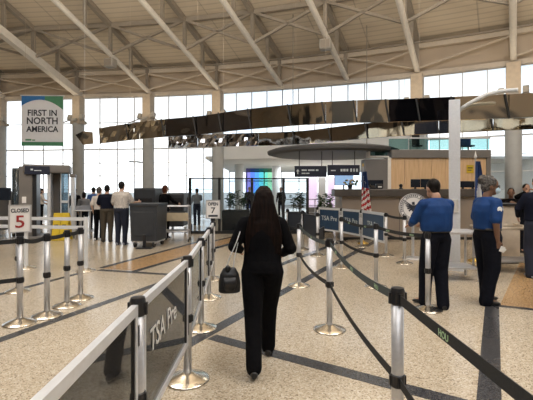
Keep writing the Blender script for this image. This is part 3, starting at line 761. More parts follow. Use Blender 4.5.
def person(label, loc, rz, H, pose=None, c=None, hair='short', sleeve='long', vox=.012, build=1.0, group=None, extra=None, hem=.86, parts=None):
    J = dict(pelvis=V3(0, 0, .92), neck=V3(0, 0, 1.43), head=V3(0, .02, 1.58), shL=V3(-.18, 0, 1.35), shR=V3(.18, 0, 1.35),
             elL=V3(-.235, -.03, 1.11), elR=V3(.235, -.03, 1.11), wrL=V3(-.235, .07, .87), wrR=V3(.235, .07, .87),
             hdL=None, hdR=None, knL=V3(-.10, .02, .49), knR=V3(.10, .02, .49), anL=V3(-.10, -.02, .08), anR=V3(.10, -.02, .08),
             toeL=V3(-.02, 1, 0), toeR=V3(.02, 1, 0), face=0.0, nod=0.0, palmL=V3(1, 0, 0), palmR=V3(-1, 0, 0), curl=.5)
    J.update(pose or {}); c = c or {}
    k = H/1.70
    t = empty('person', loc, rz, label, 'person', group)
    b = build
    pv, nk = J['pelvis'], J['neck']; ax = nk-pv
    def tor(f, rx, ry, dy=0): return (pv+ax*f+V3(0, dy, 0), V3(rx, 0, 0), V3(0, ry, 0))
    hipL, hipR = pv+V3(-.09, 0, -.02), pv+V3(.09, 0, -.02)
    hc = J['head']; fa = J['face']; fd = V3(math.sin(fa), math.cos(fa), J['nod']).normalized(); sdv = V3(math.cos(fa), -math.sin(fa), 0)
    # body: one skin from head to feet
    mb = MB()
    rotf = (J['nod']*.8, 0, -fa)
    mb.ball(hc+V3(0, 0, .012), (.074, .094, .106), 18, rotf); mb.ball(hc+fd*.03+V3(0, 0, -.055), (.055, .062, .066), 14, rotf)
    mb.ball(hc+fd*.098+V3(0, 0, -.022), (.012, .018, .02), 8); mb.ball(hc+fd*.09+V3(0, 0, -.058), (.024, .012, .009), 8)
    for sg in (-1, 1): mb.ball(hc+sdv*sg*.076-fd*.005+V3(0, 0, -.012), (.013, .022, .032), 8, rotf)
    mb.limb([nk+V3(0, 0, -.06), nk+V3(0, 0, .02), hc+V3(0, -.012, -.06)], [.066*b, .056, .054], 12)
    mb.loft([tor(-.08, .13*b, .09*b), tor(.15, .13*b, .09*b), tor(.45, .125*b, .085*b), tor(.8, .15*b, .085*b), tor(.95, .10*b, .06*b)])
    for S in 'LR':
        sh, el, wr = J['sh'+S], J['el'+S], J['wr'+S]
        mb.limb([nk+V3(0, 0, -.07), sh], [.05, .045], 10); mb.limb([sh, el, wr], [.046*b, .037*b, .027], 12)
        d = J['hd'+S] or (wr-el)
        add_hand(mb, wr, d, J['palm'+S], V3(0, 1, .2), J['curl'])
        mb.limb([hipL if S == 'L' else hipR, J['kn'+S], J['an'+S]], [.075*b, .048, .035], 12)
        mb.limb([J['an'+S], J['an'+S]+J['toe'+S].normalized()*.13+V3(0, 0, -.045)], [.034, .025], 10)
    mb.remesh('body', c.get('skin', M['skin_light']), t, max(.0055, vox*.75), 2, k)
    # eyes
    for sg in (-1, 1):
        e = MB().ball((hc+fd*.079+sdv*sg*.031+V3(0, 0, .0))*k, .0125*k, 10); e.build('eye', M['ink'], t, True)
    # trousers
    mb = MB()
    mb.loft([tor(-.10, .135*b, .10*b), tor(.02, .172*b, .125*b), tor(.14, .165*b, .12*b), tor(.22, .155*b, .11*b)])
    lr = c.get('legr', (.092, .07, .062))
    for S, h in (('L', hipL), ('R', hipR)):
        an = J['an'+S]; mb.limb([h, h.lerp(J['kn'+S], .5), J['kn'+S], J['kn'+S].lerp(an, .5), an+V3(0, 0, c.get('hemz', -.035))], [lr[0]*b*1.03, lr[0]*b*.92, lr[1]*b, (lr[1]+lr[2])/2, lr[2]], 14)
    mb.remesh('trousers', c.get('legs', M['navytrouser']), t, vox, 4, k)
    # shirt
    mb = MB(); f0 = (hem-pv.z)/(nk.z-pv.z)
    tr = c.get('torso', ((.168, .122), (.158, .115), (.175, .125), (.182, .118), (.13, .085), (.072, .066)))
    fr = (f0, max(f0+.1, .3), .62, .8, .92, 1.0)
    mb.loft([tor(f, tr[i][0]*b, tr[i][1]*b) for i, f in enumerate(fr)], 20)
    for S in 'LR':
        sh, el, wr = J['sh'+S], J['el'+S], J['wr'+S]
        mb.limb([nk+V3(0, 0, -.055), sh], [.055*b, .062*b], 12)
        sr = c.get('slr', (.063, .053, .04))
        if sleeve == 'long': mb.limb([sh, sh.lerp(el, .5), el, wr.lerp(el, .12)], [sr[0]*b, sr[0]*.92*b, sr[1]*b, sr[2]], 14)
        else: mb.limb([sh, sh.lerp(el, .45), sh.lerp(el, .82)], [.063*b, .062*b, .062*b], 14)
    mb.remesh('shirt', c.get('top', M['navyshirt']), t, vox, 4, k)
    if c.get('beltm'):
        wbelt = MB().loft([tor(.13, .178*b, .133*b), tor(.195, .176*b, .130*b)], 24).build('waist_belt', c['beltm'], t, True); wbelt.scale = (k, k, k)
    # shoes
    for S in 'LR':
        an = J['an'+S]; td = J['toe'+S].normalized(); lx = V3(td.y, -td.x, 0).normalized(); up = lx.cross(td).normalized()
        if up.z < 0: up = -up
        g = an-up*.075
        m2 = MB(); m2.loft([(g-td*.075+up*.03, lx*.026, up*.028), (g-td*.045+up*.038, lx*.036, up*.04), (g+td*.02+up*.042, lx*.037, up*.043), (g+td*.09+up*.03, lx*.043, up*.031), (g+td*.15+up*.022, lx*.041, up*.023), (g+td*.185+up*.018, lx*.025, up*.016)], 14)
        m2.limb([an+up*.02, g+up*.05], [.042, .04], 10)
        m2.remesh('shoe', c.get('shoe', M['shoe']), t, max(.007, vox*.8), 2, k)
    # hair
    hm = c.get('hair', M['hair_black']); mb = MB()
    if hair == 'short':
        mb.ball(hc-fd*.016+V3(0, 0, .03), (.081, .096, .098), 18, rotf); mb.ball(hc-fd*.045+V3(0, 0, -.015), (.072, .058, .075), 14, rotf)
    elif hair == 'bob':
        mb.ball(hc-fd*.016+V3(0, 0, .03), (.085, .1, .1), 18, rotf); mb.ball(hc-fd*.04+V3(0, 0, -.04), (.085, .07, .11), 14, rotf)
    elif hair == 'bun':
        mb.ball(hc-fd*.02+V3(0, 0, .03), (.09, .102, .1), 18, rotf); mb.ball(hc-fd*.055+V3(0, 0, -.01), (.08, .07, .085), 14, rotf)
        bc = hc-fd*.10+V3(0, 0, .075)
        for q in range(26):
            a, e = random.uniform(0, 6.28), random.uniform(-1, 1); rr = .052
            mb.ball(bc+V3(math.cos(a)*rr*math.sqrt(1-e*e), math.sin(a)*rr*math.sqrt(1-e*e), e*rr*.9), random.uniform(.018, .03), 8)
        for q in range(40):
            a, e = random.uniform(0, 6.28), random.uniform(0, 1)
            v = V3(math.cos(a)*math.sqrt(1-e*e)*.088, math.sin(a)*math.sqrt(1-e*e)*.1, e*.1)
            if v.dot(fd) < .055: mb.ball(hc-fd*.02+V3(0, 0, .03)+v, .018, 8)
        mb.ball(bc, .055, 12)
    elif hair == 'long':
        mb.ball(hc-fd*.012+V3(0, 0, .03), (.088, .1, .098), 18, rotf)
        bk = V3(0, -1, 0)
        mb.loft([(hc+V3(0, -.035, .09), V3(.062, 0, 0), V3(0, .06, 0)), (hc+V3(0, -.035, .03), V3(.094, 0, 0), V3(0, .085, 0)), (hc+V3(0, -.045, -.05), V3(.102, 0, 0), V3(0, .072, 0)), (hc+V3(0, -.075, -.13), V3(.125, 0, 0), V3(0, .06, 0)),
                 (hc+V3(0, -.11, -.22), V3(.155, 0, 0), V3(0, .048, 0)), (hc+V3(.004, -.125, -.32), V3(.168, 0, 0), V3(0, .04, 0)), (hc+V3(.006, -.12, -.41), V3(.165, 0, 0), V3(0, .034, 0)), (hc+V3(.008, -.11, -.50), V3(.145, 0, 0), V3(0, .024, 0)), (hc+V3(.01, -.105, -.545), V3(.1, 0, 0), V3(0, .014, 0))], 24)
        for q in range(22):
            x = -.155+.31*q/21; z1 = -.47-random.uniform(.0, .09)
            mb.limb([hc+V3(x*.2, -.03, .118), hc+V3(x*.42, -.095, .06), hc+V3(x*.58, -.118, -.04), hc+V3(x*.80, -.132, -.16), hc+V3(x, -.150+abs(x)*.12, -.30), hc+V3(x*1.0+random.uniform(-.01, .01), -.142+abs(x)*.12, z1)], [.010, .012, .013, .014, .013, .006], 6)
    if hair: mb.remesh('hair', hm, t, max(.006, vox*.7), 2, k)
    if extra: extra(t, J, k, fd, sdv, hc)
    return t

# --- walking woman in black
def woman_extra(t, J, k, fd, sdv, hc): pass
wk = dict(pelvis=V3(0.0, 0, .93), neck=V3(.0, .03, 1.42), head=V3(.012, .06, 1.575),
          shL=V3(-.168, .0, 1.345), shR=V3(.168, .0, 1.345), elL=V3(-.262, -.03, 1.14), elR=V3(.262, -.02, 1.12),
          wrL=V3(-.215, .17, 1.08), wrR=V3(.19, .19, 1.04), hdL=V3(.35, .8, .1), hdR=V3(-.4, .8, .1), palmL=V3(.7, -.3, -.6), palmR=V3(-.7, -.3, -.6),
          knL=V3(-.085, -.06, .49), anL=V3(-.072, -.22, .095), toeL=V3(-.05, 1, -.1), knR=V3(.06, .2, .50), anR=V3(.055, .30, .085), toeR=V3(.06, 1, 0), curl=.6)
person('woman walking away in black with long dark hair, centre of the queue lane', (-.035, 3.44, 0), R(0), 1.565, wk,
       dict(skin=M['skin_tan'], top=M['blackcloth'], legs=M['blacktrouser'], hair=M['hair_brown'], legr=(.10, .076, .072), hemz=.0, slr=(.062, .055, .043),
            torso=((.172, .125), (.158, .11), (.168, .12), (.172, .112), (.12, .08), (.07, .064))), 'long', 'long', .008, 1.09, hem=.9)
# handbag on her left side
hb = P(229.5, 280, 3.33)
t = empty('handbag', hb, R(8), 'black leather handbag hanging at the walking woman\'s left side', 'handbag')
m2 = MB(); m2.loft([((0, 0, -.105), (.075, 0, 0), (0, .04, 0)), ((0, 0, -.095), (.09, 0, 0), (0, .05, 0)), ((0, 0, -.02), (.092, 0, 0), (0, .055, 0)), ((0, 0, .05), (.078, 0, 0), (0, .045, 0)), ((0, 0, .095), (.055, 0, 0), (0, .022, 0)), ((0, 0, .105), (.045, 0, 0), (0, .012, 0))], 20)
m2.remesh('bag_body', M['leather'], t, .006, 3)
MB().loft([((0, -.05, .03), (.05, 0, 0), (0, .012, 0)), ((0, -.058, -.02), (.055, 0, 0), (0, .012, 0)), ((0, -.056, -.07), (.04, 0, 0), (0, .01, 0))], 14).build('flap', M['leather'], t, True)
MB().ball((-.015, -.03, .10), (.025, .02, .03), 10).build('clasp', M['leather'], t, True)
MB().tube([(-.03, 0, .09), (-.005, .0, .17), (.03, .0, .25), (.06, 0, .32), (.09, .02, .40)], .005, 6).tube([(.03, 0, .09), (.04, .02, .17), (.06, .03, .25), (.08, .04, .33), (.1, .05, .40)], .004, 6).build('strap', M['alu'], t)

# --- male officer
def off_extra(t, J, k, fd, sdv, hc): pass
mo = dict(shL=V3(-.20, 0, 1.345), shR=V3(.20, 0, 1.345), elL=V3(-.265, .10, 1.13), elR=V3(.245, .08, 1.10), wrL=V3(-.16, .31, 1.06), wrR=V3(.10, .30, 1.05),
          hdL=V3(.4, .9, 0), hdR=V3(-.4, .9, 0), palmL=V3(.3, -.2, -.9), palmR=V3(-.3, -.2, -.9), head=V3(-.0, .065, 1.55), nod=-.4,
          knL=V3(-.085, .09, .49), anL=V3(-.06, .15, .08), knR=V3(.085, .02, .49), anR=V3(.05, -.07, .08), toeL=V3(-.25, 1, 0), toeR=V3(.45, 1, 0))
person('male officer in royal blue shirt seen from behind, beside the round seal', (2.205, 5.2, 0), R(16), 1.70, mo,
       dict(skin=M['skin_tan'], top=M['royal'], legs=M['navytrouser'], hair=M['hair_black'], legr=(.105, .085, .078), beltm=M['leather'],
            torso=((.195, .14), (.205, .15), (.208, .15), (.195, .13), (.13, .09), (.072, .066))), 'short', 'long', .009, 1.08, hem=1.0)
# --- female officer
def fem_extra(t, J, k, fd, sdv, hc):
    m2 = MB(); m2.ball((hc+fd*.062+V3(0, 0, -.055))*k, (.052*k, .055*k, .05*k), 16); m2.build('face_mask', M['mask'], t, True)
    g = MB()
    for sg in (-1, 1):
        cc = hc+fd*.098+sdv*sg*.033+V3(0, 0, .002); ring = [(cc+sdv*.026*math.cos(a*math.pi/6)+V3(0, 0, .02*math.sin(a*math.pi/6)))*k for a in range(13)]
        g.tube(ring, .0025, 6, False); g.tube([(cc+sdv*sg*.024)*k, (hc+sdv*sg*.082+V3(0, 0, .005))*k], .0025, 6)
    g.build('glasses', M['black'], t)
    sh = J['shR']*k
    o = MB().lathe([(.035, 0), (.035, .004), (.03, .006)], n=18).build('shoulder_patch', M['paper'], t); o.location = J['shR'].lerp(J['elR'], .3)*k+V3(.068, 0, 0)*k; o.rotation_euler = (0, R(88), 0)
    o = MB().box((0, 0, 0), (.05, .012, .055), bevel=.004).build('chest_badge', M['alu'], t); o.location = V3(.07, .165, 1.27)*k; o['label'] = 'silver chest badge'
fo = dict(head=V3(0.01, .045, 1.575), nod=-.08, face=.45, elR=V3(.235, -.04, 1.09), wrR=V3(.205, .0, .86), hdR=V3(-.02, .25, -1), palmR=V3(-1, 0, 0), elL=V3(-.22, -.02, 1.10), wrL=V3(-.21, .0, .87),
          knL=V3(-.10, .04, .49), anL=V3(-.10, .06, .08), knR=V3(.10, .0, .49), anR=V3(.10, -.09, .08), toeL=V3(-.2, 1, 0), toeR=V3(.15, 1, 0), curl=.8)
fpos = Vector((2.99, 5.42, 0))
person('female officer in blue shirt with grey curly bun, standing in profile', fpos, R(-84), 1.71, fo,
       dict(skin=M['skin_dark'], top=M['royal'], legs=M['navytrouser'], hair=M['hair_grey'], legr=(.108, .09, .085), beltm=M['leather'],
            torso=((.165, .14), (.165, .14), (.17, .16), (.17, .135), (.12, .09), (.07, .064))), 'bun', 'short', .009, 1.16, hem=1.0, extra=fem_extra)
hp = fpos+Matrix.Rotation(R(-84), 3, 'Z') @ ((fo['wrR']+fo['hdR'].normalized()*.11+V3(.012, .03, 0))*(1.71/1.7))
t = empty('folded_paper', hp, R(10), 'small white paper held in the female officer\'s hand', 'paper')
MB().box((0, 0, 0), (.06, .012, .075), (R(10), R(20), 0)).box((.012, -.012, -.01), (.05, .003, .06), (R(16), R(40), 0)).build('sheet', M['paper'], t)
# --- man at the right edge
ra = dict(elL=V3(-.28, .06, 1.15), wrL=V3(-.2, .26, 1.0), elR=V3(.26, .02, 1.12), wrR=V3(.2, .2, 1.0), knL=V3(-.11, .05, .49), anL=V3(-.11, .0, .08))
person('man in dark navy jacket seen from behind at the right edge', (4.72, 6.95, 0), R(-10), 1.78, ra,
       dict(skin=M['skin_light'], top=M['navyshirt'], legs=M['denim'], shoe=M['sneaker'], legr=(.105, .085, .08), torso=((.19, .14), (.185, .135), (.2, .14), (.2, .13), (.14, .09), (.075, .068))), 'short', 'long', .011, 1.1, hem=.95)
bgp = 'travellers and staff in the distance'
def far_person(px, Y, H, rz, label, c, hair='short', sleeve='long', pose=None, build=1.0, vox=.013):
    p = P(px, 190, Y); return person(label, (p.x, Y, 0), R(rz), H, pose, c, hair, sleeve, vox, build, bgp, hem=.92)
far_person(511, 9.6, 1.58, 150, 'dark haired person in black behind the beige counter, right of the female officer', dict(skin=M['skin_dark'], top=M['blackcloth']), 'short', 'long', dict(elL=V3(-.28, .12, 1.2), wrL=V3(-.1, .25, 1.3)))
far_person(526, 9.8, 1.68, 170, 'person in black with raised arms behind the beige counter at the right edge', dict(skin=M['skin_tan'], top=M['blackcloth']), 'short', 'long', dict(elL=V3(-.3, .2, 1.4), wrL=V3(-.1, .24, 1.52), elR=V3(.3, .2, 1.38), wrR=V3(.1, .22, 1.5)))
lean = dict(elR=V3(.26, .12, 1.18), wrR=V3(.22, .36, 1.10), elL=V3(-.24, .0, 1.10), wrL=V3(-.2, .2, 1.0))
far_person(121.5, 11.15, 1.77, -8, 'man in white patterned shirt and dark jeans reaching onto the grey cart', dict(skin=M['skin_light'], top=M['patterned'], legs=M['denim'], shoe=M['sneaker']), 'short', 'short', dict(elR=V3(.27, .08, 1.14), wrR=V3(.33, .28, 1.14), elL=V3(-.25, .04, 1.1), wrL=V3(-.15, .26, 1.02)), 1.22, .011)
far_person(107, 11.8, 1.68, 5, 'person in navy shirt and olive trousers seen from behind', dict(skin=M['skin_tan'], top=M['navyshirt'], legs=M['khaki']), 'short', 'short', dict(elL=V3(-.26, .04, 1.12), wrL=V3(-.2, .22, 1.02), elR=V3(.26, .04, 1.12), wrR=V3(.2, .22, 1.02)), 1.2, .011)
far_person(99, 12.2, 1.62, -10, 'person in cream top and black trousers half hidden by the navy shirt', dict(skin=M['skin_light'], top=M['creamshirt'], legs=M['blacktrouser'], shoe=M['whiteshoe'], hair=M['hair_grey']), 'short', 'short', None)
far_person(84, 14.6, 1.45, 20, 'dark haired traveller in grey just behind the roller table', dict(skin=M['skin_tan'], top=M['greycloth']), 'bob', 'long', None)
far_person(93.5, 15.5, 1.64, 0, 'person in bright blue shirt in the distance beyond the roller table', dict(skin=M['skin_tan'], top=M['blueshirt']), 'short', 'long', lean)
far_person(41, 17, 1.6, -60, 'traveller in pale top seen through the body scanner opening', dict(skin=M['skin_light'], top=M['creamshirt'], legs=M['blacktrouser'], hair=M['hair_black']), 'bob', 'short', lean)
far_person(75, 15.8, 1.6, 170, 'person in dark clothes just right of the body scanner', dict(skin=M['skin_tan'], top=M['blackcloth']), 'short', 'long', None)
far_person(165, 12.75, 1.68, -35, 'person in black with auburn hair at the x-ray machine behind the grey cart', dict(skin=M['skin_light'], top=M['blackcloth'], legs=M['blacktrouser'], hair=M['hair_red']), 'bob', 'long', lean)
far_person(197, 17.5, 1.6, 30, 'traveller in pale clothes behind the glass screens', dict(skin=M['skin_tan'], top=M['greycloth'], legs=M['denim']), 'short', 'long', lean)
far_person(249.5, 22.5, 1.7, 180, 'dark silhouetted traveller in front of the coloured glass', dict(skin=M['skin_tan'], top=M['navyshirt']), 'short', 'long', None)
far_person(281, 22, 1.68, 160, 'dark silhouetted traveller in the far concourse right of the coloured glass', dict(skin=M['skin_tan'], top=M['blackcloth']), 'short', 'long', None)

# ------------------------------------------------------------------ body scanner and left equipment
Ys = 13.2
c = P(46, 190, Ys); c.z = 0
sc_ = 1.0
t = empty('body_scanner', c, R(22), 'taupe walk-through body scanner booth at the left of the hall', 'body scanner')
u = lambda px: (px-46)/F*Ys
MB().span(u(24.5), u(36), -.45, .45, .06, 2.28, bevel=.03).build('left_housing', M['scan_grey'], t)
MB().lathe([(.18, .06), (.18, 2.22)], c=(u(22.5), 0, 0), n=24, sy=2.2).build('curved_shell', M['scan_glass'], t, True)
MB().span(u(36), u(39.5), -.42, .42, .06, 2.2).build('door_jamb', M['black'], t)
MB().span(u(28), u(68.5), -.48, .5, 2.08, 2.34, bevel=.04).build('roof', M['scan_grey'], t)
h = MB().span(u(30), u(51), -.53, -.48, 2.02, 2.29, bevel=.01).build('header_display', M['navy_sign'], t)
MB().span(u(35), u(37), -.536, -.53, 2.15, 2.2).span(u(38), u(44), -.536, -.53, 2.13, 2.16).build('header_print', M['paleink'], h)
MB().span(u(48.5), u(51.5), -.4, .4, .06, 2.1, bevel=.01).build('inner_jamb', M['alu'], t)
MB().span(u(51.5), u(59), .25, .35, .06, 2.08).build('rear_panel', M['scan_grey'], t)
MB().span(u(58), u(67), .02, .05, .06, 2.08).build('glass_wall', M['scan_glass'], t)
MB().span(u(59), u(67), -.1, -.06, 1.1, 1.18).span(u(59), u(60), -.1, -.05, .06, 2.08).span(u(66), u(67), -.1, -.05, .06, 2.08).build('glass_frame', M['alu'], t)
MB().span(u(69), u(72.5), -.3, .4, .06, 2.03, bevel=.03).build('right_jamb', M['alu'], t)
MB().span(u(68), u(73), -.32, .42, 1.95, 2.06, bevel=.02).build('right_cap', M['scan_grey'], t)
MB().span(u(19), u(73), -.55, .55, 0, .06, bevel=.01).build('base_platform', M['greybox'], t)
MB().span(u(27.5), u(31), -.46, -.452, 1.12, 1.32).build('paper_notice', M['white'], t)
# folding caution signs
for px, lab in ((58, 'yellow folding caution sign, left of the pair by the scanner'), (66, 'yellow folding caution sign, right of the pair by the scanner')):
    p = P(px, 190, 12.2); p.z = 0
    t = empty('caution_sign', p, 0, lab, 'caution sign', 'yellow folding caution signs')
    MB().box((0, -.1, .42), (.23, .02, .84), (R(-12), 0, 0), bevel=.005).build('front_board', M['yellow'], t)
    MB().box((0, .1, .42), (.23, .02, .84), (R(12), 0, 0), bevel=.005).build('back_board', M['yellow'], t)
    MB().prism([(-.07, -.06, .58), (.07, -.06, .58), (0, -.035, .70)], (0, -.012, -.0)).box((0, -.112, .46), (.12, .012, .05), (R(-12), 0, 0)).build('warning_mark', M['ink'], t)
def xray(loc, rz, label, L=1.6, Wd=.9, z1=1.55, m='bin'):
    t = empty('x_ray_machine', loc, rz, label, 'x-ray machine', 'baggage x-ray machines')
    MB().span(-L/2, L/2, -Wd/2, Wd/2, .25, z1, bevel=.05).build('cabinet', M[m], t)
    MB().span(-L/2-.01, -L/2+.02, -.28, .28, .78, 1.25).build('tunnel_curtain', M['black'], t)
    MB().span(L/2-.02, L/2+.01, -.28, .28, .78, 1.25).build('tunnel_curtain', M['black'], t)
    MB().span(-L/2-.35, L/2+.35, -.28, .28, .68, .78, bevel=.02).build('conveyor', M['steel'], t)
    for sx in (-1, 1):
        for sy in (-1, 1): MB().span(sx*(L/2-.1)-.04, sx*(L/2-.1)+.04, sy*.35-.04, sy*.35+.04, 0, .25).build('leg', M['steel'], t)
    MB().box((L*.2, -Wd/2-.02, z1-.3), (.5, .03, .28), bevel=.01).build('side_panel', M['greybox'], t)
    return t
xray((-4.12, 14.2, 0), R(90), 'charcoal x-ray machine directly behind the grey cart', 1.5, .72, 1.6)
xray((-3.2, 14.6, 0), R(90), 'charcoal x-ray machine right of the auburn haired person', 1.3, .62, 1.42)
xray((P(-4, 190, 13.0).x, 13.0, 0), R(90), 'x-ray machine at the left edge beside the body scanner', 1.6, .9, 1.5, 'greybox')
p = P(9, 190, 12.2); p.z = 0
t = empty('monitor_stand', p, 0, 'dark monitor on a steel stand at the left edge', 'monitor stand')
MB().span(-.28, .05, -.03, .03, 1.22, 1.6, bevel=.01).build('screen', M['screen'], t)
MB().tube([(0, .04, 0), (0, .04, 1.3)], .03, 10).span(-.2, .2, -.2, .2, 0, .03).build('stand', M['steel'], t)
def roller_table(loc, rz, L, label, top='steel', Wd=.7, z=.78):
    t = empty('roller_table', loc, rz, label, 'table', 'steel tables at the checkpoint')
    MB().span(-L/2, L/2, -Wd/2, Wd/2, z-.04, z, bevel=.008).build('table_top', M[top], t)
    for sx in (-1, 1):
        for sy in (-1, 1): MB().tube([(sx*(L/2-.06), sy*(Wd/2-.05), 0), (sx*(L/2-.06), sy*(Wd/2-.05), z-.03)], .022, 8).build('leg', M['steel'], t)
    MB().span(-L/2+.05, L/2-.05, -Wd/2+.04, Wd/2-.04, .2, .225).build('lower_shelf', M['steel'], t)
    return t
roller_table((P(85.5, 190, 12.9).x, 12.9, 0), R(10), .55, 'steel roller table left of the travellers in line', z=.9)
t = empty('luggage_tray', (P(85.5, 190, 12.9).x, 12.9, .9), R(10), 'grey plastic tray on the roller table left of the travellers', 'tray')
MB().span(-.22, .22, -.28, .28, 0, .015).span(-.22, .22, -.28, -.265, .015, .13).span(-.22, .22, .265, .28, .015, .13).span(-.22, -.205, -.265, .265, .015, .13).span(.205, .22, -.265, .265, .015, .13).build('tray_shell', M['greycloth'], t)
# big grey cart
Yc = 11.0
p = P(149, 190, Yc); p.z = 0
t = empty('wheeled_bin_cart', p, R(-6), 'large charcoal plastic wheeled cart beside the white patterned shirt man', 'cart')
MB().loft([((0, 0, .17), (.35, .36, 0), (-.35, .36, 0)), ((0, 0, 1.12), (.38, .38, 0), (-.38, .38, 0))], 4).build('tub', M['bin'], t)
MB().span(-.4, .4, -.4, .4, 1.1, 1.17, bevel=.015).build('rim', M['bin'], t)
MB().span(-.28, .28, -.385, -.36, .3, .95, bevel=.01).build('front_recess', M['bin'], t)
MB().span(-.34, .34, -.34, .34, .13, .18).build('chassis', M['steel'], t)
for sx in (-1, 1):
    for sy in (-1, 1):
        w = MB().tube([(sx*.26-.025, sy*.3, .075), (sx*.26+.025, sy*.3, .075)], .075, 16).build('wheel', M['rubber'], t)
        MB().span(sx*.26-.04, sx*.26+.04, sy*.3-.03, sy*.3+.03, .1, .15).build('caster_fork', M['steel'], w)
p = G(144.5, 248.5)
t = empty('floor_stand', p, 0, 'black flat based stand in front of the grey cart', 'stand')
MB().span(-.2, .2, -.12, .12, 0, .03, bevel=.008).build('base', M['black'], t)
MB().bar((0, 0, .03), (0, 0, .35), .07).build('post', M['black'], t)
# tray cart with frame
p = P(177, 190, 12.0); p.z = 0
t = empty('tray_cart', p, R(5), 'tubular steel tray cart with a tan board right of the grey cart', 'cart')
fr = MB()
for x in (-.36, .36):
    for y in (-.25, .25): fr.tube([(x, y, .08), (x, y, 1.05)], .018, 8)
    fr.tube([(x, -.25, 1.05), (x, .25, 1.05)], .018, 8)
for y in (-.25, .25):
    for z in (.3, .65, 1.05): fr.tube([(-.36, y, z), (.36, y, z)], .018, 8)
fr.build('frame', M['steel'], t)
MB().span(-.36, .36, -.28, -.26, .62, .86).build('tan_board', M['tanboard'], t)
for z in (.32, .67): MB().span(-.35, .35, -.24, .24, z-.01, z+.01).build('shelf', M['steel'], t)
for x in (-.36, .36):
    for y in (-.25, .25): MB().tube([(x-.015, y, .045), (x+.015, y, .045)], .045, 12).build('wheel', M['rubber'], t)
for k in range(4):
    t = empty('luggage_tray', (p.x-.02, p.y, .68+.05*k), R(5), 'grey stacked luggage tray on the tubular tray cart', 'tray', 'stacked trays on the tray cart')
    MB().span(-.28, .28, -.2, .2, 0, .012).span(-.29, .29, -.21, -.2, .0, .045).span(-.29, .29, .2, .21, .0, .045).span(-.29, -.28, -.2, .2, 0, .045).span(.28, .29, -.2, .2, 0, .045).build('tray_shell', M['bin'], t)

# ------------------------------------------------------------------ glass screens with black posts
Yg = 14.0
pxs = [190, 219.5, 252, 283.5, 307.5]
for k in range(4):
    a, b = P(pxs[k], 190, Yg), P(pxs[k+1], 190, Yg)
    lab = ['first', 'second', 'third', 'fourth'][k]
    t = empty('glass_screen', (a.x, Yg, 0), 0, 'glass screen with black posts, %s from the tray cart' % lab, 'glass screen', 'glass screens across the hall')
    w = b.x-a.x
    MB().span(-.045, .045, -.04, .04, 0, 1.96).build('post', M['blackpost'], t)
    if k == 3: MB().span(w-.045, w+.045, -.04, .04, 0, 1.96).build('post', M['blackpost'], t)
    MB().span(.045, w-.045, -.02, .02, 1.91, 1.95).build('top_rail', M['blackpost'], t)
    MB().span(.045, w-.045, -.006, .006, .1, 1.91).build('pane', M['screen_glass'], t)
    MB().span(.045, w-.045, -.03, .03, .0, .1).build('bottom_rail', M['blackpost'], t)
# planters
def planter(px0, px1, Y, z1, label, ph, seed):
    random.seed(seed)
    a, b = P(px0, 190, Y), P(px1, 190, Y); w = b.x-a.x
    t = empty('planter_box', ((a.x+b.x)/2, Y, 0), 0, 'black box planter '+label, 'planter', 'planters along the glass screens')
    MB().span(-w/2, w/2, -.22, .22, .06, z1, bevel=.015).build('tub', M['planter'], t)
    MB().span(-w/2+.05, w/2-.05, -.18, .18, 0, .06).build('plinth', M['black'], t)
    MB().span(-w/2+.03, w/2-.03, -.19, .19, z1, z1+.015).build('soil', M['soil'], t)
    q = empty('potted_plant', ((a.x+b.x)/2, Y, z1), 0, 'leafy green plant growing in the planter '+label, 'plant', 'plants along the glass screens')
    st = MB(); lf = MB()
    for s in range(int(9*w)+5):
        x = random.uniform(-w/2+.12, w/2-.12); y = random.uniform(-.12, .12); h = random.uniform(.5, 1)*ph
        top_ = V3(x+random.uniform(-.12, .12), y+random.uniform(-.1, .1), h); st.tube([(x, y, .01), (x*.5+top_.x*.5, y, h*.5), top_], [.008, .007, .004], 5)
        for l in range(22):
            f = random.uniform(.25, 1); c = V3(x, y, 0).lerp(top_, f); a_ = random.uniform(0, 6.28); up = random.uniform(-.2, .7)
            d = V3(math.cos(a_), math.sin(a_), up).normalized(); sd = d.cross(V3(0, 0, 1)).normalized(); ln = random.uniform(.10, .2)
            m_ = c+d*ln*.5+V3(0, 0, .02); lf.bm.faces.new([lf.bm.verts.new(v) for v in (c, m_+sd*ln*.2, c+d*ln+V3(0, 0, -.02), m_-sd*ln*.2)])
    st.build('stem', M['stem'], q); lf.build('foliage', M['leaf'], q, fixn=False)
planter(222.5, 250, 14.5, .80, 'left of the walking woman', .72, 1)
planter(288, 305.5, 14.6, .72, 'right of the walking woman', .85, 2)
planter(315, 334, 14.6, .72, 'under the hanging signs', .72, 3)
random.seed(11)
# railing behind the plants
t = empty('glass_balustrade', (0, 18.5, 0), 0, 'low rail with pale glass in the concourse behind the plants', 'railing')
a, b = P(284, 190, 18.5).x, P(346, 190, 18.5).x
rl = MB()
for z in (.5, .8, 1.1): rl.tube([(a, 0, z), (b, 0, z)], .02, 8)
for k in range(5): rl.tube([(a+(b-a)*k/4, 0, 0), (a+(b-a)*k/4, 0, 1.1)], .025, 8)
rl.build('rails', M['steel'], t)

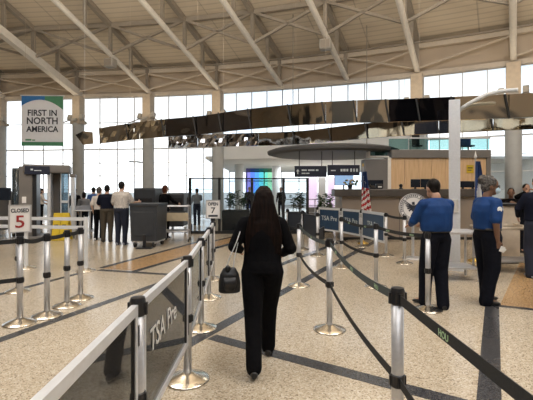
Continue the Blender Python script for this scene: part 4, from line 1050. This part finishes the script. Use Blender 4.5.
# ------------------------------------------------------------------ hanging signs
def hang_sign(px0, px1, y0, y1, Y, label, marks):
    a, b = P(px0, y0, Y), P(px1, y1, Y); w = b.x-a.x; h = a.z-b.z
    t = empty('hanging_sign', ((a.x+b.x)/2, Y, (a.z+b.z)/2), 0, label, 'sign', 'navy direction signs hung under the canopy')
    MB().span(-w/2, w/2, -.05, .05, -h/2, h/2, bevel=.01).build('board', M['navy_sign'], t)
    mk = MB()
    for x0, x1, z0, z1 in marks: mk.span(x0*w-w/2, x1*w-w/2, -.056, -.05, z0*h-h/2, z1*h-h/2)
    mk.build('printing', M['paleink'], t)
    top_ = 2.97+.02-(a.z+b.z)/2
    MB().tube([(-w*.35, 0, h/2-.01), (-w*.35, 0, top_)], .015, 6).tube([(w*.35, 0, h/2-.01), (w*.35, 0, top_)], .015, 6).build('hanger_rod', M['black'], t)
    return t
s = hang_sign(294.5, 326.5, 166, 177, 14.9, 'navy hanging sign with a white arrow, left of the pair', [(.22, .38, .55, .68), (.42, .62, .55, .68), (.66, .74, .55, .68), (.22, .34, .28, .38), (.36, .46, .28, .38)])
w_ = 32/F*14.9
MB().prism([(-w_*.45, -.05, 0), (-w_*.40, -.05, .09), (-w_*.35, -.05, 0)], (0, -.006, 0)).span(-w_*.415, -w_*.385, -.056, -.05, -.1, 0).build('arrow', M['paleink'], s)
hang_sign(327.5, 359.5, 165, 175.5, 14.8, 'navy hanging sign with a line of white print, right of the pair', [(.1, .25, .42, .52), (.4, .46, .38, .62), (.48, .56, .38, .62), (.58, .64, .38, .62), (.7, .76, .35, .65), (.8, .84, .35, .65), (.88, .94, .35, .65)])
# shop displays beyond
p = P(344, 180, 17)
t = empty('display_screen', p, 0, 'pale blue lit display screen under the right hanging sign', 'display screen')
MB().span(-.38, .38, -.03, .03, -.2, .2, bevel=.01).build('screen', M['poster_blue'], t)
MB().span(-.4, .4, .03, .06, -.22, .22).span(-.03, .03, .03, .08, -1.95, -.2).build('stand', M['black'], t)
for k, (px, w, m) in enumerate(((313, .5, 'shop_pink'), (322, .45, 'white'), (331, .4, 'shop_pink'))):
    p = P(px, 190, 24); p.z = 0
    t = empty('shop_display', p, 0, ['pink lit shop display left of three', 'white shop display middle of three', 'pink lit shop display right of three'][k]+' in the far concourse', 'shop display', 'shop displays in the far concourse')
    MB().span(-w/2, w/2, -.05, .05, .5, 2.3, bevel=.02).build('lit_panel', M[m], t)
    MB().span(-w/2-.05, w/2+.05, -.2, .2, 0, .5).build('plinth', M['greybox'], t)

# ------------------------------------------------------------------ counter, wood wall, mezzanine
Yk = 12.3
x0, x1 = P(342, 190, Yk).x, P(486, 190, Yk).x
t = empty('security_counter', ((x0+x1)/2, Yk, 0), 0, 'long taupe checkpoint counter with dark stone band behind the officers', 'counter')
w = x1-x0
fr = MB().span(-w/2, w/2, .0, .12, .08, 1.34).build('front', M['taupe'], t)
jm = MB()
for k in range(1, 5): jm.span(-w/2+w*k/5-.008, -w/2+w*k/5+.008, -.004, 0, .08, 1.3)
jm.build('panel_joint', M['taupe_dark'], fr)
MB().span(-w/2-.25, w/2+.1, -.12, .5, 1.33, 1.56, bevel=.02).build('stone_band', M['taupe_dark'], t)
MB().span(-w/2, w/2, .02, .45, 0, .08).build('kick', M['black'], t)
MB().span(-w/2, -w/2+.1, .12, 1.2, 0, 1.34).span(w/2-.1, w/2, .12, 1.2, 0, 1.34).build('side_panel', M['taupe'], t)
# things on the counter
def monitor(px, y, label, w=.36, h=.27, rz=0):
    p = P(px, 190, Yk+.3); p.z = 1.56
    t = empty('monitor', p, R(rz), label, 'monitor', 'monitors on the counter')
    MB().span(-w/2, w/2, -.02, .02, .05, .05+h, bevel=.008).build('screen', M['screen'], t)
    MB().span(-.03, .03, .0, .04, .01, .1).span(-.1, .1, -.06, .08, 0, .012).build('stand', M['black'], t)
monitor(415.5, 0, 'black monitor on the counter just left of the male officer', .3, .26)
monitor(425.5, 0, 'black monitor on the counter nearest the male officer\'s head', .3, .27)
monitor(463, 0, 'black monitor on the counter behind the silver mast, left of two', .34, .2)
monitor(473, 0, 'black monitor on the counter behind the navy flag', .3, .2)
p = P(401, 190, Yk+.3); p.z = 1.56
t = empty('dome_camera', p, 0, 'small black dome camera standing on the counter', 'camera')
MB().lathe([(.06, 0), (.06, .03), (.03, .04), (.05, .08), (.055, .11), (.04, .15), (.01, .165)], n=16).build('housing', M['black'], t, True)
for k, (px, lab) in enumerate(((372, 'dark desk phone on the counter left of the grey cabinet edge'), (379, 'dark box printer on the counter in front of the grey cabinet'))):
    p = P(px, 190, Yk+.25); p.z = 1.56
    t = empty('desk_phone' if k == 0 else 'label_printer', p, 0, lab, 'phone' if k == 0 else 'printer')
    if k == 0:
        MB().prism([(-.1, -.1, 0), (-.1, .1, 0), (-.1, .1, .12), (-.1, -.1, .04)], (.2, 0, 0)).build('base', M['black'], t)
        MB().tube([(-.08, .04, .13), (-.06, .02, .15), (-.06, -.06, .10), (-.08, -.09, .08)], .02, 8).build('handset', M['black'], t)
    else:
        MB().span(-.1, .1, -.1, .1, 0, .16, bevel=.02).build('case', M['black'], t); MB().span(-.06, .06, -.105, -.1, .05, .09).build('paper_slot', M['paper'], t)
p = P(350, 190, Yk+.2); p.z = 1.56
t = empty('flower_pot', p, 0, 'small pot of yellow flowers on the left end of the counter', 'flower pot')
MB().lathe([(.06, 0), (.08, .12), (.07, .12)], n=14).build('pot', M['planter'], t)
fl = MB(); lv = MB()
for k in range(26):
    a_ = random.uniform(0, 6.28); r = random.uniform(0, .22); q = V3(math.cos(a_)*r, math.sin(a_)*r*.7, random.uniform(.12, .28))
    (fl if k % 2 else lv).ball(q, random.uniform(.025, .045), 7); 
lv.build('leaves', M['leaf'], t); fl.build('blossom', M['tanboard'], t)
# grey cabinet and wood wall behind
Yw = 14.9
gx0, gx1, wx1 = P(365, 190, Yw).x, P(391, 190, Yw).x, P(486, 190, Yw).x
t = empty('grey_cabinet', ((gx0+gx1)/2, Yw, 0), 0, 'tall warm grey cabinet left of the wood panelling', 'cabinet')
MB().span(-(gx1-gx0)/2, (gx1-gx0)/2-.12, 0, .6, 0, 2.68, bevel=.01).build('carcass', M['greybox'], t)
MB().span((gx1-gx0)/2-.12, (gx1-gx0)/2, -.02, .6, 0, 2.74, bevel=.01).build('end_panel', M['white_steel'], t)
MB().span(-(gx1-gx0)/2+.1, (gx1-gx0)/2-.3, -.03, 0, 1.6, 1.9).build('dark_display', M['screen'], t)
t = empty('wall_wood', (0, 0, 0), 0, 'honey wood panelled wall under the mezzanine', None, None, 'structure')
for k in range(7):
    a_ = gx1+(wx1-gx1)*k/7; b_ = gx1+(wx1-gx1)*(k+1)/7
    MB().span(a_+.006, b_-.006, Yw, Yw+.1, 0, 2.72).build('wood_panel', M['wood'], t)
struct(MB().span(gx1, wx1+.15, Yw-.08, Yw+.9, 2.72, 3.02, bevel=.01).build('trim_mezzanine_edge', M['greybox']), 'grey floor edge of the mezzanine above the wood panelling')
struct(MB().span(wx1, wx1+.15, Yw-.05, Yw+.9, 0, 3.02).build('trim_wood_end', M['greybox']), 'grey end post of the wood panelled wall')
t = empty('glass_balustrade', (0, Yw, 3.02), 0, 'teal tinted glass balustrade along the mezzanine', 'railing')
mz0, mz1 = P(366, 190, Yw).x, wx1+.15
for k in range(5):
    a_ = gx1-.1+(mz1-gx1+.1)*k/5; b_ = gx1-.1+(mz1-gx1+.1)*(k+1)/5
    MB().span(a_+.02, b_-.02, -.01, .01, .02, .42).build('glass_panel', M['teal_glass'], t)
MB().span(gx1-.1, mz1, -.03, .03, .42, .47).build('hand_rail', M['white_alu'], t)
t = empty('display_case', (gx0+.55, Yw+.1, 2.745), 0, 'green glass case on top of the grey cabinet', 'display case')
MB().span(-.4, .35, -.1, .3, 0, .06).span(-.42, -.36, -.12, .3, 0, .45).build('case_base', M['white_steel'], t)
MB().span(-.36, .3, -.08, .25, .06, .4).build('case_glass', M['teal_glass'], t)
MB().span(-.15, .2, .0, .1, .06, .34).build('case_content', mat('deep_green', (.02, .07, .05), .4), t)
# mezzanine items
for px, lab, m, w, h in ((417, 'dark desk chair behind the mezzanine glass', 'black', .3, .5), (460, 'navy seat behind the mezzanine glass, left', 'flag_blue', .35, .32), (468, 'navy seat behind the mezzanine glass, right', 'flag_blue', .35, .34)):
    p = P(px, 190, Yw+.45); p.z = 3.02
    t = empty('seat', p, 0, lab, 'chair', 'chairs on the mezzanine'); t.name = 'mezzanine_chair'
    MB().span(-w/2, w/2, .1, .16, .2, .2+h, bevel=.03).build('backrest', M[m], t); MB().span(-w/2, w/2, -.2, .12, .16, .22, bevel=.02).build('seat', M[m], t)
    MB().tube([(0, -.03, 0), (0, -.03, .17)], .03, 8).span(-.18, .18, -.2, .14, 0, .03).build('pedestal', M['steel'], t)
# yellow notice on the wood wall
p = P(470, 169, Yw-.01)
t = empty('yellow_notice', p, 0, 'small yellow notice fixed on the wood panelling', 'notice')
MB().span(-.13, .13, -.012, .0, -.15, .15).build('sheet', M['yellow'], t); MB().span(-.09, .09, -.015, -.012, .02, .06).span(-.09, .05, -.015, -.012, -.06, -.03).build('printing', M['ink'], t)
struct(MB().span(P(512, 190, 14.2).x, 13.5, 15.6, 15.7, 0, 1.2).build('wall_low', M['taupe']), 'low taupe wall under the right windows')

# ------------------------------------------------------------------ flags and seal
p = P(363, 190, 11.4); p.z = 0
t = empty('american_flag', p, 0, 'American flag hanging folded on a staff before the counter', 'flag')
MB().tube([(0, 0, .05), (0, 0, 2.2)], .016, 8).build('staff', M['steel'], t)
MB().lathe([(.16, 0), (.15, .03), (.04, .07), (.02, .1)], n=20).build('base', M['gold'], t, True)
MB().ball((0, 0, 2.24), (.025, .025, .05), 10).build('finial', M['gold'], t)
def drape(z0, z1, w0, w1, nf, n=24):
    """folded cloth hanging from a staff: rows of points, z1 at the top"""
    rows = []
    for j in range(n+1):
        f = j/n; z = z1+(z0-z1)*f; w = w0+(w1-w0)*f; row = []
        for i in range(33):
            u = i/32; row.append((-w*.25+w*u, -.05-.05*math.sin(u*nf*2*math.pi+f*1.5)-.02*math.sin(u*9), z-.10*u*f))
        rows.append(row)
    return rows
rows = drape(1.0, 2.05, .1, .30, 2.2)
can = MB(); can.sheet(rows[:11]).build('canton', M['flag_blue'], t, True, False)
# diagonal folded stripes
red, wh = MB(), MB()
sub = rows[10:]
for j in range(len(sub)-1):
    for i in range(32):
        q = ((i/32*3.0)+(j*.55)) % 2
        (red if q < 1 else wh).quad(sub[j][i], sub[j][i+1], sub[j+1][i+1], sub[j+1][i])
red.build('red_stripes', M['flag_red'], t, True, False); wh.build('white_stripes', M['flag_white'], t, True, False)
st = MB()
for q in range(7):
    a_ = rows[3+q][6+3*(q % 5)]; st.box((a_[0], a_[1]-.012, a_[2]), (.016, .004, .016), (0, R(45), 0))
st.build('stars', M['flag_white'], t)
p = P(475.5, 190, 8.6); p.z = 0
t = empty('navy_flag', p, 0, 'navy flag with white emblem on a staff left of the female officer', 'flag')
MB().tube([(0, 0, .05), (0, 0, 2.2)], .016, 8).build('staff', M['steel'], t)
MB().lathe([(.16, 0), (.15, .03), (.04, .07), (.02, .1)], n=20).build('base', M['gold'], t, True)
MB().lathe([(.012, 2.2), (.035, 2.24), (.02, 2.28), (.004, 2.36)], n=10).build('finial', M['paper'], t, True)
rows = drape(.82, 2.14, .1, .36, 2.0)
MB().sheet(rows).build('cloth', M['flag_blue'], t, True, False)
em = MB(); 
for j in range(8, 17):
    for i in range(11, 22):
        if ((i-16.5)/6)**2+((j-12.5)/5)**2 < 1: em.quad(*[Vector(v)+V3(0, -.008, 0) for v in (rows[j][i], rows[j][i+1], rows[j+1][i+1], rows[j+1][i])])
em.build('emblem', M['flag_white'], t, True, False)
# seal
Ye = 8.9
p = P(413.5, 190, Ye); p.z = 0
t = empty('round_seal_sign', p, R(-4), 'large round white seal with a black eagle emblem left of the male officer', 'sign')
cz = P(0, 207.5, Ye).z; rr = .315
MB().tube([(0, .0, cz), (0, .03, cz)], rr, 40).build('disc', M['white'], t)
rg = MB()
def ring2(r0, r1, y):
    n = 48
    for k in range(n):
        a0, a1 = 2*math.pi*k/n, 2*math.pi*(k+1)/n
        rg.quad((math.cos(a0)*r0, y, cz+math.sin(a0)*r0), (math.cos(a1)*r0, y, cz+math.sin(a1)*r0), (math.cos(a1)*r1, y, cz+math.sin(a1)*r1), (math.cos(a0)*r1, y, cz+math.sin(a0)*r1))
ring2(rr*.93, rr*.97, -.004); ring2(rr*.72, rr*.75, -.004)
for k in range(40):   # ring of lettering-like ticks
    a_ = 2*math.pi*k/40
    if k % 8 == 7: continue
    rg.box((math.cos(a_)*rr*.84, -.003, cz+math.sin(a_)*rr*.84), (.022, .003, .035), (0, -a_+math.pi/2, 0))
rg.build('seal_border', M['ink'], t)
eg = MB()
for sg in (-1, 1):
    for k in range(5):
        a_ = R(20+k*24); eg.prism([(sg*.03, -.004, cz+.05-k*.012), (sg*(.05+.17*math.cos(a_*.6)), -.004, cz+.17-k*.058), (sg*(.04+.15*math.cos(a_*.6)), -.004, cz+.135-k*.058), (sg*.03, -.004, cz+.02-k*.012)], (0, -.003, 0))
eg.prism([(-.05, -.004, cz+.05), (.05, -.004, cz+.05), (.055, -.004, cz-.05), (0, -.004, cz-.12), (-.055, -.004, cz-.05)], (0, -.003, 0))
eg.prism([(-.03, -.004, cz+.06), (.03, -.004, cz+.06), (.02, -.004, cz+.13), (-.04, -.004, cz+.12)], (0, -.003, 0))
eg.prism([(-.07, -.004, cz-.19), (.07, -.004, cz-.19), (.02, -.004, cz-.1), (-.02, -.004, cz-.1)], (0, -.003, 0))
eg.build('eagle_emblem', M['ink'], t)
MB().tube([(0, .05, .02), (0, .05, cz)], .03, 10).build('stand_pole', M['steel'], t)
MB().lathe([(.25, 0), (.24, .02), (.05, .04)], c=(0, .05, 0), n=24).build('stand_base', M['steel'], t, True)

# ------------------------------------------------------------------ tables behind the officers
a_, b_ = G(433, 272).x, 0
roller_table((P(450, 190, 6.95).x, 6.95, 0), R(-3), .86, 'steel work table between the two officers with a lower shelf', z=.83, Wd=.6)
roller_table((P(508, 190, 7.6).x, 7.6, 0), R(-3), 1.15, 'beige topped table right of the female officer', 'beigetop', .65, .84)
p = P(504, 190, 8.5); p.z = 0
t = empty('document_podium', p, 0, 'beige podium with dark top behind the beige topped table', 'podium')
MB().span(-.22, .22, -.2, .2, .02, 1.2, bevel=.015).build('cabinet', M['beigetop'], t); MB().span(-.26, .26, -.24, .24, 1.2, 1.25, bevel=.01).build('podium_top', M['black'], t); MB().span(-.2, .2, -.18, .18, 0, .02).build('plinth', M['black'], t)
MB().span(.22, .24, -.15, .15, .3, 1.15).build('red_panel', M['red'], t)
t = empty('document_tray', (P(505, 190, 7.6).x, 7.55, .84), R(-3), 'shallow beige tray with papers on the beige topped table', 'tray')
MB().span(-.2, .2, -.15, .15, 0, .012).span(-.2, .2, -.16, -.15, 0, .05).span(-.2, .2, .15, .16, 0, .05).span(-.21, -.2, -.15, .15, 0, .05).span(.2, .21, -.15, .15, 0, .05).build('tray_shell', M['beigetop'], t)
MB().box((0, 0, .02), (.22, .28, .012), (0, 0, R(8))).build('papers', M['paper'], t)

# street lamp outside
p = P(152.5, 190, 30); p.z = -.12
t = empty('street_lamp', p, 0, 'curved arm street lamp outside the windows behind the grey cart', 'street lamp')
MB().tube([(0, 0, 0), (0, 0, 3.4)], .06, 10).build('pole', M['column'], t)
MB().tube([(0, 0, 3.35), (-.2, 0, 3.55), (-.7, 0, 3.72), (-1.3, 0, 3.8)], .045, 8).build('arm', M['column'], t)
MB().span(-1.75, -1.25, -.1, .1, 3.74, 3.84, bevel=.03).build('lamp_head', M['column'], t)

# ------------------------------------------------------------------ light
wd_ = bpy.data.worlds.new('World'); scene.world = wd_; wd_.use_nodes = True
nt = wd_.node_tree; bg = nt.nodes['Background']
tc = nt.nodes.new('ShaderNodeTexCoord'); sp = nt.nodes.new('ShaderNodeSeparateXYZ'); nt.links.new(tc.outputs['Generated'], sp.inputs[0])
nz = nt.nodes.new('ShaderNodeTexNoise'); nz.inputs['Scale'].default_value = 3; nz.inputs['Detail'].default_value = 5; nt.links.new(tc.outputs['Generated'], nz.inputs['Vector'])
rp = nt.nodes.new('ShaderNodeValToRGB'); rp.color_ramp.elements[0].color = (.80, .90, 1, 1); rp.color_ramp.elements[1].color = (1, 1, 1, 1)
rp.color_ramp.elements[0].position = .4; rp.color_ramp.elements[1].position = .6
nt.links.new(nz.outputs['Fac'], rp.inputs['Fac']); nt.links.new(rp.outputs[0], bg.inputs['Color'])
mr = nt.nodes.new('ShaderNodeMapRange'); mr.inputs['From Min'].default_value = .0; mr.inputs['From Max'].default_value = .26
mr.inputs['To Min'].default_value = 2.6; mr.inputs['To Max'].default_value = 1.15
nt.links.new(sp.outputs['Z'], mr.inputs['Value']); nt.links.new(mr.outputs[0], bg.inputs['Strength'])
def area(name, loc, rot, size, sy, power, col=(1, .95, .88)):
    l = bpy.data.lights.new(name, 'AREA'); l.shape = 'RECTANGLE'; l.size = size; l.size_y = sy; l.energy = power; l.color = col
    o = bpy.data.objects.new(name, l); COL.objects.link(o); o.location = loc; o.rotation_euler = rot; return o
area('overhead_fill_a', (-7, 4, 10.5), (0, 0, 0), 6, 6, 740, (.98, .985, 1))  # added overhead fill on the left, no fixture of the hall
area('overhead_fill_b', (6, 2, 10.5), (0, 0, 0), 6, 6, 740, (.98, .985, 1))  # matching overhead fill added on the right
area('overhead_fill_c', (0, -6, 11), (R(20), 0, 0), 10, 4, 740, (.98, .985, 1))  # fill light added behind the camera
area('concourse_fill', (4, 26, 3.1), (0, 0, 0), 6, 6, 420, (.95, .98, 1))  # fill added to brighten the concourse, not a fitting there
area('roof_fill_a', (-7, 6, 6.2), (R(180), 0, 0), 9, 3, 1250, (1, .88, .72))  # unseen upward fill, added to brighten the deck
area('roof_fill_b', (6, 5, 6.2), (R(180), 0, 0), 9, 3, 1500, (1, .86, .68))  # second upward fill added for the right part of the deck
for i in (2, 3, 4, 5, 8, 9):
    p = W(i)-AZ(i)*1.6; l = bpy.data.lights.new('column_uplight', 'SPOT'); l.energy = 40; l.color = (1, .82, .6); l.spot_size = R(150); l.spot_blend = 1; l.shadow_soft_size = .3
    o = bpy.data.objects.new('column_uplight', l); COL.objects.link(o); o.location = p+Vector((0, 0, 5.3)); o.rotation_euler = (R(180)-.5, 0, math.atan2(-AZ(i).x, AZ(i).y))

# ------------------------------------------------------------------ camera
cam = bpy.data.cameras.new('camera'); cam.sensor_width = 36; cam.lens = 36*F/533; cam.shift_y = -(200-HZ)/533; cam.clip_end = 500
co = bpy.data.objects.new('camera', cam); COL.objects.link(co); co.location = (0, 0, CH); co.rotation_euler = (R(90), 0, 0)
scene.camera = co
scene.view_settings.view_transform = 'Standard'; scene.view_settings.look = 'None'
